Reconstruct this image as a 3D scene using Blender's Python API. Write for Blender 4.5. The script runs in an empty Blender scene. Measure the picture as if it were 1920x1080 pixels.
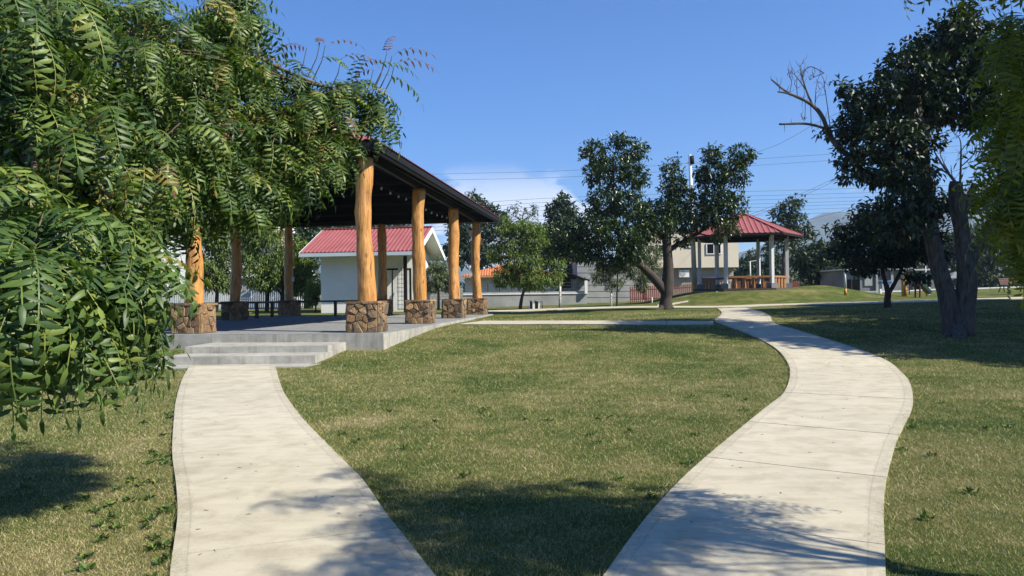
import bpy, math, random
import numpy as np
from mathutils import Vector, Matrix
R = math.radians
random.seed(7); rng = np.random.default_rng(11)
sc = bpy.context.scene
C = sc.collection

# ------------------------------------------------------------------ camera, sky, sun, exposure
EYE = Vector((0, 0, 1.56)); F = 1387.0
PITCH, ROLL = R(0.58), R(0.7)
cd = bpy.data.cameras.new('camera'); cam = bpy.data.objects.new('camera', cd); C.objects.link(cam)
cd.sensor_width = 36; cd.lens = 36 * F / 1920; cd.clip_start = 0.05; cd.clip_end = 6000
CM = Matrix.Rotation(R(90) + PITCH, 3, 'X') @ Matrix.Rotation(-ROLL, 3, 'Z')
cam.matrix_world = Matrix.Translation(EYE) @ CM.to_4x4()
sc.camera = cam

S = Vector((0.668, -0.326, 0.669)).normalized()            # towards the sun
sun_el = math.asin(S.z); sun_az = math.atan2(S.x, S.y)
sd = bpy.data.lights.new('sun', 'SUN'); sun = bpy.data.objects.new('sun', sd); C.objects.link(sun)
sd.energy = 5.0; sd.angle = R(0.53); sd.color = (1.0, 0.93, 0.80)
sun.rotation_euler = S.to_track_quat('Z', 'Y').to_euler()
w = bpy.data.worlds.new('World'); sc.world = w; w.use_nodes = True
nt = w.node_tree; N = nt.nodes; L = nt.links; N.clear()
out = N.new('ShaderNodeOutputWorld'); bg = N.new('ShaderNodeBackground'); bg.inputs['Strength'].default_value = 0.066
sky = N.new('ShaderNodeTexSky'); sky.sky_type = 'NISHITA'; sky.sun_disc = False
sky.sun_elevation = sun_el; sky.sun_rotation = sun_az
sky.air_density = 1.0; sky.dust_density = 0.15; sky.ozone_density = 4.5; sky.altitude = 300
tc = N.new('ShaderNodeTexCoord')
sep = N.new('ShaderNodeSeparateXYZ'); L.new(tc.outputs['Generated'], sep.inputs[0])
mp = N.new('ShaderNodeMapping'); mp.inputs['Scale'].default_value = (9, 9, 20); mp.inputs['Location'].default_value = (3.3, 1.7, 0.4)
L.new(tc.outputs['Generated'], mp.inputs[0])
nz = N.new('ShaderNodeTexNoise'); nz.inputs['Scale'].default_value = 1.3; nz.inputs['Detail'].default_value = 9; nz.inputs['Roughness'].default_value = .58
L.new(mp.outputs[0], nz.inputs[0])
band = N.new('ShaderNodeMapRange'); band.interpolation_type = 'SMOOTHSTEP'       # cumulus only low over the horizon
band.inputs[1].default_value = 0.12; band.inputs[2].default_value = 0.185; band.inputs[3].default_value = 1; band.inputs[4].default_value = 0
L.new(sep.outputs[2], band.inputs[0])
def gauss(dirv, wd):
    vm = N.new('ShaderNodeVectorMath'); vm.operation = 'DISTANCE'; L.new(tc.outputs['Generated'], vm.inputs[0]); vm.inputs[1].default_value = dirv
    m = N.new('ShaderNodeMapRange'); m.interpolation_type = 'SMOOTHSTEP'; m.inputs[1].default_value = 0; m.inputs[2].default_value = wd
    m.inputs[3].default_value = .55; m.inputs[4].default_value = 0; L.new(vm.outputs['Value'], m.inputs[0]); return m
g1 = gauss(Vector((0.005, 1, 0.095)).normalized(), .17)
ad = N.new('ShaderNodeMath'); ad.operation = 'ADD'; L.new(nz.outputs['Fac'], ad.inputs[0]); L.new(g1.outputs[0], ad.inputs[1])
cr = N.new('ShaderNodeMapRange'); cr.interpolation_type = 'SMOOTHSTEP'; cr.inputs[1].default_value = .66; cr.inputs[2].default_value = .80
L.new(ad.outputs[0], cr.inputs[0])
mu = N.new('ShaderNodeMath'); mu.operation = 'MULTIPLY'; L.new(cr.outputs[0], mu.inputs[0]); L.new(band.outputs[0], mu.inputs[1])
mu2 = N.new('ShaderNodeMath'); mu2.operation = 'MULTIPLY'; mu2.inputs[1].default_value = .85; L.new(mu.outputs[0], mu2.inputs[0])
hs = N.new('ShaderNodeHueSaturation'); hs.inputs['Saturation'].default_value = 1.80; hs.inputs['Value'].default_value = 1.12; L.new(sky.outputs[0], hs.inputs['Color'])
mx = N.new('ShaderNodeMixRGB'); mx.inputs[2].default_value = (10.0, 10.4, 11.0, 1)
L.new(mu2.outputs[0], mx.inputs[0]); tint = N.new('ShaderNodeMixRGB'); tint.blend_type = 'MULTIPLY'; tint.inputs[0].default_value = 1; tint.inputs[2].default_value = (.98, .91, 1.12, 1); L.new(hs.outputs[0], tint.inputs[1]); L.new(tint.outputs[0], mx.inputs[1]); L.new(mx.outputs[0], bg.inputs[0]); L.new(bg.outputs[0], out.inputs[0])
sc.view_settings.view_transform = 'Standard'; sc.view_settings.look = 'None'
sc.view_settings.exposure = 1.05; sc.view_settings.gamma = 1
sc.render.engine = 'CYCLES'
cy = sc.cycles; cy.use_denoising = True; cy.max_bounces = 6; cy.diffuse_bounces = 3; cy.glossy_bounces = 2
cy.transmission_bounces = 4; cy.transparent_max_bounces = 8; cy.volume_bounces = 0
cy.sample_clamp_indirect = 6

# ------------------------------------------------------------------ helpers
def sm(a, b, x): t = np.clip((x - a) / (b - a), 0, 1); return t * t * (3 - 2 * t)
GC = (15.63, 50.0)
def zt(x, y):                                                # height of the park ground
    x = np.asarray(x, float); y = np.asarray(y, float)
    z = .5 * sm(13.5, 27, y) + .022 * np.clip(x, 0, 40) * sm(13, 32, y) + .008 * np.clip(y - 30, 0, 40)
    r = np.sqrt(((x - GC[0] - .6) / 8.4) ** 2 + ((y - GC[1]) / 7.2) ** 2)
    z = z + .72 * (1 - sm(.42, 1.0, r))
    r2 = np.sqrt(((x - 22.5) / 4.5) ** 2 + ((y - 50) / 4) ** 2); z = z + .28 * (1 - sm(.2, 1, r2))
    z = z - .07 * np.exp(-((x + 6.3) / 2.6) ** 2 - ((y - 17.2) / 1.6) ** 2)          # dished in front of the pavilion steps
    return z - .12 * sm(60, 120, y)
def ray(px, py):
    return (CM @ Vector(((px - 960) / F, (540 - py) / F, -1))).normalized()
def atY(px, py, Y):
    d = ray(px, py); return EYE + d * ((Y - EYE.y) / d.y)
def atZ(px, py, z):
    d = ray(px, py); return EYE + d * ((z - EYE.z) / d.z)
def at(px, py, dz=0.0):
    d = ray(px, py); t = np.arange(2.0, 160, .05)
    h = EYE.z + d.z * t - zt(d.x * t, d.y * t) - dz
    i = np.argmax(h < 0)
    if not (h < 0).any(): i = int(np.argmin(h))
    lo, hi = (t[i - 1], t[i]) if i else (t[0], t[0])
    p = EYE + d * float((lo + hi) / 2); return Vector((p.x, p.y, float(zt(p.x, p.y)) + dz))
def pxw(n, Y): return n * Y / F                               # a pixel count as metres at depth Y

origin = {}
def tag(o, label=None, cat=None, group=None, kind=None):
    if label: o['label'] = label
    if cat: o['category'] = cat
    if group: o['group'] = group
    if kind: o['kind'] = kind
    return o
def thing(name, loc, label, cat, group=None):
    o = bpy.data.objects.new(name, None); C.objects.link(o); o.location = loc; o.empty_display_size = .2
    origin[o.name] = Vector(loc); return tag(o, label, cat, group)
def link(name, me, parent=None, loc=None):
    o = bpy.data.objects.new(name, me); C.objects.link(o)
    if parent is not None: o.parent = parent
    if loc is not None: o.location = loc
    origin[o.name] = origin.get(parent.name, Vector()) if parent is not None else Vector()
    return o
class MB:
    def __init__(s): s.v = []; s.f = []
    def add(s, vs, fs):
        n = len(s.v); s.v += [Vector(q) for q in vs]; s.f += [[i + n for i in q] for q in fs]; return s
    def box(s, c, size, yaw=0, pitch=0, roll=0, taper=1.0):
        hx, hy, hz = size[0] / 2, size[1] / 2, size[2] / 2
        M = Matrix.Rotation(yaw, 3, 'Z') @ Matrix.Rotation(pitch, 3, 'Y') @ Matrix.Rotation(roll, 3, 'X')
        vs = []
        for z in (-hz, hz):
            k = 1 if z < 0 else taper
            for x, y in ((-hx, -hy), (hx, -hy), (hx, hy), (-hx, hy)): vs.append(Vector(c) + M @ Vector((x * k, y * k, z)))
        return s.add(vs, [(3, 2, 1, 0), (4, 5, 6, 7), (0, 1, 5, 4), (1, 2, 6, 5), (2, 3, 7, 6), (3, 0, 4, 7)])
    def prism(s, poly, z0, z1):
        n = len(poly); z0 = z0 if hasattr(z0, '__len__') else [z0] * n; z1 = z1 if hasattr(z1, '__len__') else [z1] * n
        vs = [(p[0], p[1], z0[i]) for i, p in enumerate(poly)] + [(p[0], p[1], z1[i]) for i, p in enumerate(poly)]
        return s.add(vs, [list(range(n))[::-1], list(range(n, 2 * n))] + [(i, (i + 1) % n, (i + 1) % n + n, i + n) for i in range(n)])
    def bar(s, a, b, wd, ht):
        a, b = Vector(a), Vector(b); d = b - a; ln = d.length; d.normalize()
        up = Vector((0, 0, 1)) if abs(d.z) < .95 else Vector((0, 1, 0)); r = d.cross(up).normalized(); u = r.cross(d)
        vs = [p + r * (sx * wd / 2) + u * (sz * ht / 2) for p in (a, b) for sx, sz in ((-1, -1), (1, -1), (1, 1), (-1, 1))]
        return s.add(vs, [(0, 1, 2, 3), (7, 6, 5, 4), (0, 4, 5, 1), (1, 5, 6, 2), (2, 6, 7, 3), (3, 7, 4, 0)])
    def tube(s, pts, rad, n=8, wob=0.0, seed=0):
        pts = [Vector(p) for p in pts]; rr = random.Random(seed); rings = []
        for i, p in enumerate(pts):
            d = (pts[min(i + 1, len(pts) - 1)] - pts[max(i - 1, 0)]).normalized()
            ref = Vector((1, 0, 0)) if abs(d.x) < .8 else Vector((0, 1, 0)); a = d.cross(ref).normalized(); b = d.cross(a)
            r = rad[i] if hasattr(rad, '__len__') else rad
            rings.append([p + (a * math.cos(2 * math.pi * k / n) + b * math.sin(2 * math.pi * k / n)) * r * (1 + wob * rr.uniform(-1, 1)) for k in range(n)])
        vs = [q for ring in rings for q in ring]; fs = [list(range(n))[::-1], list(range(len(vs) - n, len(vs)))]
        for i in range(len(pts) - 1):
            for k in range(n): fs.append((i * n + k, i * n + (k + 1) % n, (i + 1) * n + (k + 1) % n, (i + 1) * n + k))
        return s.add(vs, fs)
    def build(s, name, m, parent=None, smooth=False):
        o0 = origin.get(parent.name, Vector()) if parent is not None else Vector()
        me = bpy.data.meshes.new(name); me.from_pydata([tuple(q - o0) for q in s.v], [], s.f)
        me.materials.append(m)
        if smooth: me.polygons.foreach_set('use_smooth', [True] * len(me.polygons))
        return link(name, me, parent)
def np_mesh(name, V, T, m, rnd=None, parent=None, org=None, smooth=False):
    if parent is not None or org is not None:
        o0 = org if org is not None else origin.get(parent.name, Vector()); V = V - np.array(o0)
    me = bpy.data.meshes.new(name); k = T.shape[1]
    me.vertices.add(len(V)); me.vertices.foreach_set('co', np.ascontiguousarray(V, np.float32).ravel())
    me.loops.add(T.size); me.loops.foreach_set('vertex_index', np.ascontiguousarray(T, np.int32).ravel())
    me.polygons.add(len(T)); me.polygons.foreach_set('loop_start', np.arange(len(T), dtype=np.int32) * k)
    me.polygons.foreach_set('loop_total', np.full(len(T), k, np.int32))
    if rnd is not None:
        a = me.attributes.new('rnd', 'FLOAT', 'POINT'); a.data.foreach_set('value', np.ascontiguousarray(rnd, np.float32))
    if smooth: me.polygons.foreach_set('use_smooth', np.ones(len(T), bool))
    me.update(calc_edges=True); me.materials.append(m)
    return link(name, me, parent)

# ------------------------------------------------------------------ materials
def lin(r, g, b): return tuple(((c / 255) / 12.92 if c / 255 <= .04045 else ((c / 255 + .055) / 1.055) ** 2.4) for c in (r, g, b))
class NT:
    def __init__(s, m): s.nt = m.node_tree; s.N = s.nt.nodes; s.L = s.nt.links; s.bsdf = s.N['Principled BSDF']; s.out = s.N['Material Output']
    def n(s, t, **kw):
        x = s.N.new(t)
        for k, v in kw.items(): setattr(x, k, v)
        return x
    def noise(s, vec, scale, detail=4, rough=.55, dist=0):
        x = s.N.new('ShaderNodeTexNoise'); x.inputs['Scale'].default_value = scale; x.inputs['Detail'].default_value = detail
        x.inputs['Roughness'].default_value = rough; x.inputs['Distortion'].default_value = dist
        if vec is not None: s.L.new(vec, x.inputs['Vector'])
        return x.outputs['Fac']
    def pos(s, scale=(1, 1, 1), world=True):
        g = s.N.new('ShaderNodeNewGeometry').outputs['Position'] if world else s.N.new('ShaderNodeTexCoord').outputs['Object']
        m = s.N.new('ShaderNodeMapping'); m.inputs['Scale'].default_value = scale; s.L.new(g, m.inputs[0]); return m.outputs[0]
    def ramp(s, fac, stops):
        r = s.N.new('ShaderNodeValToRGB'); e = r.color_ramp.elements
        while len(e) < len(stops): e.new(.5)
        for i, (p, c) in enumerate(stops): e[i].position = p; e[i].color = (*c, 1) if len(c) == 3 else c
        s.L.new(fac, r.inputs[0]); return r.outputs[0]
    def mix(s, fac, a, b, mode='MIX'):
        m = s.N.new('ShaderNodeMixRGB'); m.blend_type = mode
        for i, x in enumerate((fac, a, b)):
            if isinstance(x, (int, float)): m.inputs[i].default_value = x if i == 0 else (x, x, x, 1)
            elif isinstance(x, tuple): m.inputs[i].default_value = (*x[:3], 1)
            else: s.L.new(x, m.inputs[i])
        return m.outputs[0]
    def math(s, op, a, b=0.0, clamp=False):
        m = s.N.new('ShaderNodeMath'); m.operation = op; m.use_clamp = clamp
        for i, x in enumerate((a, b)):
            if isinstance(x, (int, float)): m.inputs[i].default_value = x
            else: s.L.new(x, m.inputs[i])
        return m.outputs[0]
    def bump(s, h, strength=.3, dist=.02):
        b = s.N.new('ShaderNodeBump'); b.inputs['Strength'].default_value = strength; b.inputs['Distance'].default_value = dist
        s.L.new(h, b.inputs['Height']); s.L.new(b.outputs[0], s.bsdf.inputs['Normal'])
def newmat(name):
    m = bpy.data.materials.new(name); m.use_nodes = True; return m, NT(m)
def mat(name, col, col2=None, scale=3.0, rough=.7, bump=.0, bscale=40, stretch=(1, 1, 1), metallic=0, lo=.35, hi=.65, world=True, spec=.5):
    m, t = newmat(name); b = t.bsdf
    b.inputs['Roughness'].default_value = rough; b.inputs['Metallic'].default_value = metallic; b.inputs['Specular IOR Level'].default_value = spec
    if col2 is None: col2 = tuple(c * .8 for c in col)
    v = t.pos(stretch, world); n1 = t.noise(v, scale, 6, .6)
    c = t.ramp(n1, [(lo, col), (hi, col2)]); t.L.new(c, b.inputs['Base Color'])
    if bump: t.bump(t.noise(v, bscale, 5, .6), bump, .01)
    return m
M = {}
M['white'] = mat('white_paint', (.74, .75, .72), (.66, .67, .64), 1.2, .6, .08, 60)
M['white_wall'] = mat('white_render_wall', (.80, .80, .76), (.72, .72, .68), .7, .85, .15, 80)
M['beige'] = mat('beige_render_wall', (.64, .57, .44), (.58, .515, .40), .5, .85, .1, 60)
M['grey_wall'] = mat('grey_cement_wall', (.34, .35, .34), (.22, .23, .22), .6, .9, .3, 30)
M['dark_grey_wall'] = mat('dark_grey_cement_wall', (.17, .18, .19), (.11, .12, .125), .6, .9, .3, 30)
M['black_metal'] = mat('black_painted_steel', (.008, .008, .009), (.012, .012, .012), 3, .65, spec=.2)
M['grey_metal'] = mat('grey_galvanised_steel', (.42, .44, .45), (.34, .36, .37), 5, .5, metallic=.2)
M['post_paint'] = mat('pale_grey_post_paint', (.50, .52, .52), (.42, .44, .44), 2, .6)
M['yellow'] = mat('yellow_road_paint', (.50, .28, .04), (.38, .22, .04), 4, .6)
M['wood_rail'] = mat('varnished_timber_rail', (.36, .17, .06), (.22, .10, .04), 3, .6, .2, 30, (1, 1, 6))
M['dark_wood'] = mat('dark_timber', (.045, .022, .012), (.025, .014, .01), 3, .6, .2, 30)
M['picket'] = mat('red_brown_picket_paint', (.20, .06, .045), (.13, .045, .035), 3, .7)
M['glass'] = mat('dark_window_glass', (.01, .012, .015), (.014, .016, .02), 2, .08, spec=.8)
M['frame_white'] = mat('white_aluminium_frame', (.8, .8, .78), None, 2, .4)
M['fascia_blue'] = mat('pale_blue_grey_fascia', (.50, .58, .62), (.45, .53, .57), 2, .55)
M['orange_tile'] = mat('orange_roof_tile', (.50, .17, .055), (.38, .12, .04), 2.5, .8, .2, 30)
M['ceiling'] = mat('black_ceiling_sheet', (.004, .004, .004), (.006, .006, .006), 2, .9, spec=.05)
M['blue'] = mat('blue_plastic', (.03, .15, .5), None, 2, .4)
M['slide_green'] = mat('dark_green_slide', (.02, .06, .045), None, 2, .4)
M['red_post'] = mat('dark_red_steel', (.12, .02, .018), None, 2, .5)
M['rust_slat'] = mat('rusty_orange_slat', (.45, .24, .13), (.36, .17, .09), 3, .7)
M['soil'] = mat('bare_soil', (.14, .10, .07), (.09, .065, .045), 2, .95, .5, 20)
M['wire'] = mat('power_cable', (.10, .11, .12), None, 2, .6)
M['bark_grey'] = mat('grey_bark', (.095, .088, .078), (.030, .026, .022), 7, .95, 1.0, 16, (2.4, 2.4, .5))
M['bark_dark'] = mat('dark_bark', (.055, .043, .035), (.028, .022, .018), 6, .9, .8, 18, (2, 2, .5))
M['twig'] = mat('twig_bark', (.13, .095, .06), (.08, .06, .04), 6, .8)
M['dead_twig'] = mat('dead_twig_bark', (.10, .085, .075), (.06, .05, .045), 6, .9)
M['bulb'] = mat('clear_bulb_glass', (.5, .5, .48), None, 2, .1)

M['brown_plinth'] = mat('brown_brick_plinth', (.085, .06, .05), (.055, .042, .038), 2, .9, .4, 20)
def roof_metal(name, a, b):
    m, t = newmat(name); v = t.pos(); c = t.ramp(t.noise(v, .9, 5), [(.3, a), (.7, b)])
    t.L.new(c, t.bsdf.inputs['Base Color']); t.bsdf.inputs['Roughness'].default_value = .55; t.bsdf.inputs['Specular IOR Level'].default_value = .3
    t.bump(t.noise(v, 3, 3), .1, .02); return m
M['red_roof'] = roof_metal('red_corrugated_steel', (.31, .098, .092), (.24, .072, .070))

def concrete(name, a, b, brushed=True, edge=False):
    m, t = newmat(name); g = t.pos()
    uv = t.n('ShaderNodeUVMap'); s = t.n('ShaderNodeSeparateXYZ'); t.L.new(uv.outputs[0], s.inputs[0])
    big = t.noise(g, .55, 6, .62); mid = t.noise(g, 3.2, 7, .65, .4); fine = t.noise(g, 90, 4, .7)
    c = t.ramp(big, [(.3, a), (.72, b)])
    c = t.mix(.55, c, t.ramp(mid, [(.25, (.50, .46, .38)), (.55, (1, 1, 1)), (.85, (1.03, 1.0, .93))]), 'MULTIPLY')
    st = t.noise(t.pos((.7, 9, 9)), .9, 5, .6)
    c = t.mix(.25, c, t.ramp(st, [(.35, (.66, .64, .60)), (.6, (1, 1, 1))]), 'MULTIPLY')
    c = t.mix(.35, c, t.ramp(fine, [(.3, (.68, .67, .64)), (.62, (1.06, 1.06, 1.05))]), 'MULTIPLY')
    h = fine
    if brushed:
        mpn = t.n('ShaderNodeMapping'); mpn.inputs['Scale'].default_value = (.35, 55, 1); t.L.new(uv.outputs[0], mpn.inputs[0])
        br = t.noise(mpn.outputs[0], 3, 4, .6); h = t.math('ADD', t.math('MULTIPLY', fine, .5), t.math('MULTIPLY', br, 1.3))
        c = t.mix(.3, c, t.ramp(br, [(.35, (.80, .79, .77)), (.6, (1.04, 1.04, 1.04))]), 'MULTIPLY')
    if edge:        # tooled margin line and dirt along both rims
        u = s.outputs[0]; d = t.math('SUBTRACT', .5, t.math('ABSOLUTE', t.math('SUBTRACT', u, .5)))
        ln = t.math('LESS_THAN', t.math('ABSOLUTE', t.math('SUBTRACT', d, .062)), .0035)
        c = t.mix(t.math('MULTIPLY', ln, .22), c, (.16, .14, .11))
        dn = t.math('MULTIPLY', t.math('LESS_THAN', d, t.math('MULTIPLY', t.noise(g, 7, 6, .75), .14)), t.ramp(t.noise(g, 28, 5, .7), [(.42, (0, 0, 0)), (.6, (1, 1, 1))]))
        c = t.mix(t.math('MULTIPLY', dn, .30), c, (.17, .15, .11))
    if not brushed:
        dr_ = t.noise(t.pos((5, 5, .5)), 1.1, 6, .7); c = t.mix(.5, c, t.ramp(dr_, [(.36, (.55, .54, .50)), (.52, (1, 1, 1))]), 'MULTIPLY')
        bl_ = t.noise(g, 1.7, 7, .75, .5); c = t.mix(.45, c, t.ramp(bl_, [(.34, (.60, .59, .56)), (.5, (1, 1, 1)), (.7, (1.08, 1.07, 1.04))]), 'MULTIPLY')
    t.L.new(c, t.bsdf.inputs['Base Color']); t.bsdf.inputs['Roughness'].default_value = .9; t.bsdf.inputs['Specular IOR Level'].default_value = .25
    t.bump(h, .35, .006); return m
M['path'] = concrete('broom_finished_concrete', (.545, .50, .385), (.44, .405, .312), True, True)
M['conc_face'] = concrete('grey_cast_concrete', (.44, .43, .385), (.30, .295, .27), False)
M['floor'] = concrete('smooth_grey_floor', (.27, .28, .285), (.22, .23, .235), False)
M['joint'] = mat('dirt_in_joints', (.08, .07, .055), (.05, .045, .035), 4, .95)

def grass_colour(t, blades):
    g = t.pos(); a = t.noise(g, .42, 5, .6, .5); b = t.noise(g, 2.1, 5, .65, .3)
    f = t.math('ADD', t.math('MULTIPLY', a, .66), t.math('MULTIPLY', b, .50))
    f = t.math('SUBTRACT', f, .082)
    for cx_, cy_, rad_, amt in ((-2.75, 4.3, 1.7, .17), (2.2, 11.5, 3.2, .06), (3.9, 4.3, .9, .10), (-2.0, 9.2, .8, .12)):      # worn, dry spots
        vd = t.n('ShaderNodeVectorMath', operation='DISTANCE'); t.L.new(g, vd.inputs[0]); vd.inputs[1].default_value = (cx_, cy_, .05)
        mr_ = t.n('ShaderNodeMapRange'); mr_.interpolation_type = 'SMOOTHSTEP'; mr_.inputs[2].default_value = rad_; mr_.inputs[3].default_value = amt; mr_.inputs[4].default_value = 0
        t.L.new(vd.outputs['Value'], mr_.inputs[0]); f = t.math('ADD', f, mr_.outputs[0])
    if blades:
        at_ = t.n('ShaderNodeAttribute', attribute_name='rnd'); f = t.math('ADD', f, t.math('MULTIPLY', t.math('SUBTRACT', at_.outputs['Fac'], .5), .85))
    else: f = t.math('ADD', f, t.math('MULTIPLY', t.math('SUBTRACT', t.noise(g, 38, 3, .7), .5), .55))
    k = 1.05 if blades else .52
    return t.ramp(f, [(.26, tuple(c * k for c in (.050, .105, .024))), (.42, tuple(c * k for c in (.15, .205, .050))),
                      (.53, tuple(c * k for c in (.265, .275, .085))), (.66, tuple(c * k for c in (.42, .37, .165))), (.84, tuple(c * k for c in (.55, .45, .27)))]), g
m, t = newmat('mown_lawn'); c, g = grass_colour(t, False)
t.L.new(c, t.bsdf.inputs['Base Color']); t.bsdf.inputs['Roughness'].default_value = 1; t.bsdf.inputs['Specular IOR Level'].default_value = .05
t.bump(t.math('ADD', t.noise(g, 55, 4, .7), t.math('MULTIPLY', t.noise(g, 9, 4), .6)), 1.0, .045); M['lawn'] = m
m, t = newmat('grass_blades'); c, g = grass_colour(t, True)
t.L.new(c, t.bsdf.inputs['Base Color']); t.bsdf.inputs['Roughness'].default_value = .6; t.bsdf.inputs['Specular IOR Level'].default_value = .25
tr = t.n('ShaderNodeBsdfTranslucent'); t.L.new(c, tr.inputs[0]); ms = t.n('ShaderNodeMixShader'); ms.inputs[0].default_value = .25
t.L.new(t.bsdf.outputs[0], ms.inputs[1]); t.L.new(tr.outputs[0], ms.inputs[2]); t.L.new(ms.outputs[0], t.out.inputs[0]); M['blades'] = m

def leafmat(name, stops, rough=.42, trans=.22, spec=.5, tcol=(1.3, 1.5, .5)):
    m, t = newmat(name); at_ = t.n('ShaderNodeAttribute', attribute_name='rnd')
    oi = t.n('ShaderNodeObjectInfo')
    f = t.math('ADD', at_.outputs['Fac'], t.math('MULTIPLY', t.math('SUBTRACT', t.noise(t.pos(), 1.3, 3), .5), .5))
    c = t.ramp(f, stops); t.L.new(c, t.bsdf.inputs['Base Color'])
    t.bsdf.inputs['Roughness'].default_value = rough; t.bsdf.inputs['Specular IOR Level'].default_value = spec
    tr = t.n('ShaderNodeBsdfTranslucent'); t.L.new(t.mix(1.0, c, tcol, 'MULTIPLY'), tr.inputs[0])
    ms = t.n('ShaderNodeMixShader'); ms.inputs[0].default_value = trans
    t.L.new(t.bsdf.outputs[0], ms.inputs[1]); t.L.new(tr.outputs[0], ms.inputs[2]); t.L.new(ms.outputs[0], t.out.inputs[0]); return m
M['leaf_dark'] = leafmat('glossy_dark_leaf', [(.1, (.014, .034, .012)), (.55, (.028, .058, .018)), (.85, (.085, .13, .035)), (1, (.16, .19, .05))], .33, .15)
M['leaf_big'] = leafmat('dark_almond_leaf', [(.1, (.012, .028, .012)), (.6, (.021, .043, .018)), (.95, (.045, .074, .028))], .5, .08)
M['leaf_neem'] = leafmat('neem_leaf', [(.05, (.022, .050, .016)), (.4, (.050, .096, .024)), (.7, (.105, .165, .034)), (.93, (.20, .24, .05)), (1, (.26, .20, .06))], .47, .24, .35)
M['leaf_young'] = leafmat('young_red_neem_leaf', [(.1, (.10, .11, .04)), (.5, (.19, .14, .07)), (.9, (.20, .09, .07))], .35, .3, tcol=(1.2, 1, .7))
M['leaf_right'] = leafmat('yellow_green_neem_leaf', [(.1, (.045, .075, .012)), (.6, (.105, .145, .018)), (1, (.19, .21, .028))], .45, .5, tcol=(1.5, 1.5, .25))
M['leaf_feather'] = leafmat('feathery_light_leaf', [(.1, (.070, .115, .024)), (.6, (.135, .20, .040)), (1, (.23, .28, .065))], .5, .3)
M['leaf_far'] = leafmat('far_tree_leaf', [(.1, (.020, .042, .020)), (.6, (.035, .065, .028)), (1, (.065, .10, .04))], .6, .12)
M['leaf_pale'] = leafmat('pale_grey_green_leaf', [(.1, (.07, .10, .05)), (1, (.15, .18, .10))], .6, .25)

# log columns: streaky honey timber
m, t = newmat('peeled_log_timber'); v = t.pos((1, 1, .10), True); n1 = t.noise(v, 22, 6, .65, .6); n2 = t.noise(t.pos((1, 1, .35)), 3.2, 5, .6)
c = t.ramp(n1, [(.33, (.12, .043, .011)), (.41, (.36, .165, .042)), (.55, (.50, .25, .070)), (.75, (.60, .345, .12))])
c = t.mix(.7, c, t.ramp(n2, [(.32, (.34, .25, .17)), (.46, (1, 1, 1)), (.75, (1.06, .98, .86))]), 'MULTIPLY')
kn = t.n('ShaderNodeTexVoronoi'); kn.inputs['Scale'].default_value = 2.1; t.L.new(t.pos((1, 1, .7)), kn.inputs[0])
c = t.mix(t.ramp(kn.outputs['Distance'], [(.0, (1, 1, 1)), (.09, (.5, .5, .5)), (.14, (0, 0, 0))]), c, (.16, .07, .02))
t.L.new(c, t.bsdf.inputs['Base Color']); t.bsdf.inputs['Roughness'].default_value = .5; t.bump(n1, .5, .02); M['log'] = m
# quarry stone, one hue per piece
m, t = newmat('brown_quarry_stone'); oi = t.n('ShaderNodeObjectInfo'); v = t.pos()
c = t.ramp(oi.outputs['Random'], [(0, (.10, .062, .033)), (.2, (.26, .17, .088)), (.38, (.16, .098, .05)), (.55, (.32, .21, .11)), (.68, (.09, .08, .063)), (.82, (.23, .13, .062)), (1, (.36, .25, .14))])
n1 = t.noise(v, 16, 7, .7, .4); c = t.mix(.8, c, t.ramp(n1, [(.28, (.42, .38, .35)), (.5, (.95, .93, .9)), (.72, (1.6, 1.45, 1.3))]), 'MULTIPLY')
t.L.new(c, t.bsdf.inputs['Base Color']); t.bsdf.inputs['Roughness'].default_value = .9; t.bump(n1, .9, .04); M['stone'] = m
M['mortar'] = mat('dark_mortar', (.07, .055, .04), (.045, .036, .028), 8, .95, .5, 40)
m, t = newmat('mountain_forest'); v = t.pos(); n1 = t.noise(v, .02, 8, .65)
t.L.new(t.ramp(n1, [(.3, (.03, .05, .03)), (.7, (.07, .10, .055))]), t.bsdf.inputs['Base Color']); t.bsdf.inputs['Roughness'].default_value = 1
t.bump(n1, 1, 12); M['hill'] = m

# ------------------------------------------------------------------ paths (pixel rims traced on the ground, then real slabs)
def smooth_poly(pts, n=8):
    o = []
    for i in range(len(pts) - 1):
        p0, p1, p2, p3 = pts[max(i - 1, 0)], pts[i], pts[i + 1], pts[min(i + 2, len(pts) - 1)]
        for k in range(n):
            t_ = k / n
            o.append(tuple(.5 * (2 * b + (c_ - a) * t_ + (2 * a - 5 * b + 4 * c_ - d) * t_ ** 2 + (3 * b - a - 3 * c_ + d) * t_ ** 3) for a, b, c_, d in zip(p0, p1, p2, p3)))
    o.append(tuple(pts[-1])); return o
PH = .035
left_L = [(300, 1330), (312, 1180), (318, 1080), (326, 1020), (333, 960), (330, 905), (323, 850), (325, 800), (330, 750), (341, 712), (355, 686)]
left_R = [(1010, 1330), (890, 1165), (820, 1080), (770, 1020), (722, 960), (680, 900), (640, 857), (600, 818), (560, 775), (530, 730), (516, 686)]
left_J = [((316, 1175), (880, 1150)), ((330, 1041), (742, 985)), ((331, 925), (672, 888)), ((323, 852), (611, 827)), ((325, 802), (565, 783)), ((330, 757), (541, 750)), ((338, 722), (525, 716))]
right_L = [(960, 1330), (1065, 1170), (1130, 1080), (1215, 965), (1290, 885), (1375, 812), (1440, 760), (1470, 735), (1481, 705), (1478, 682), (1460, 657), (1430, 638), (1390, 620), (1355, 608), (1340, 600), (1350, 592), (1353, 585), (1345, 578)]
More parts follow.
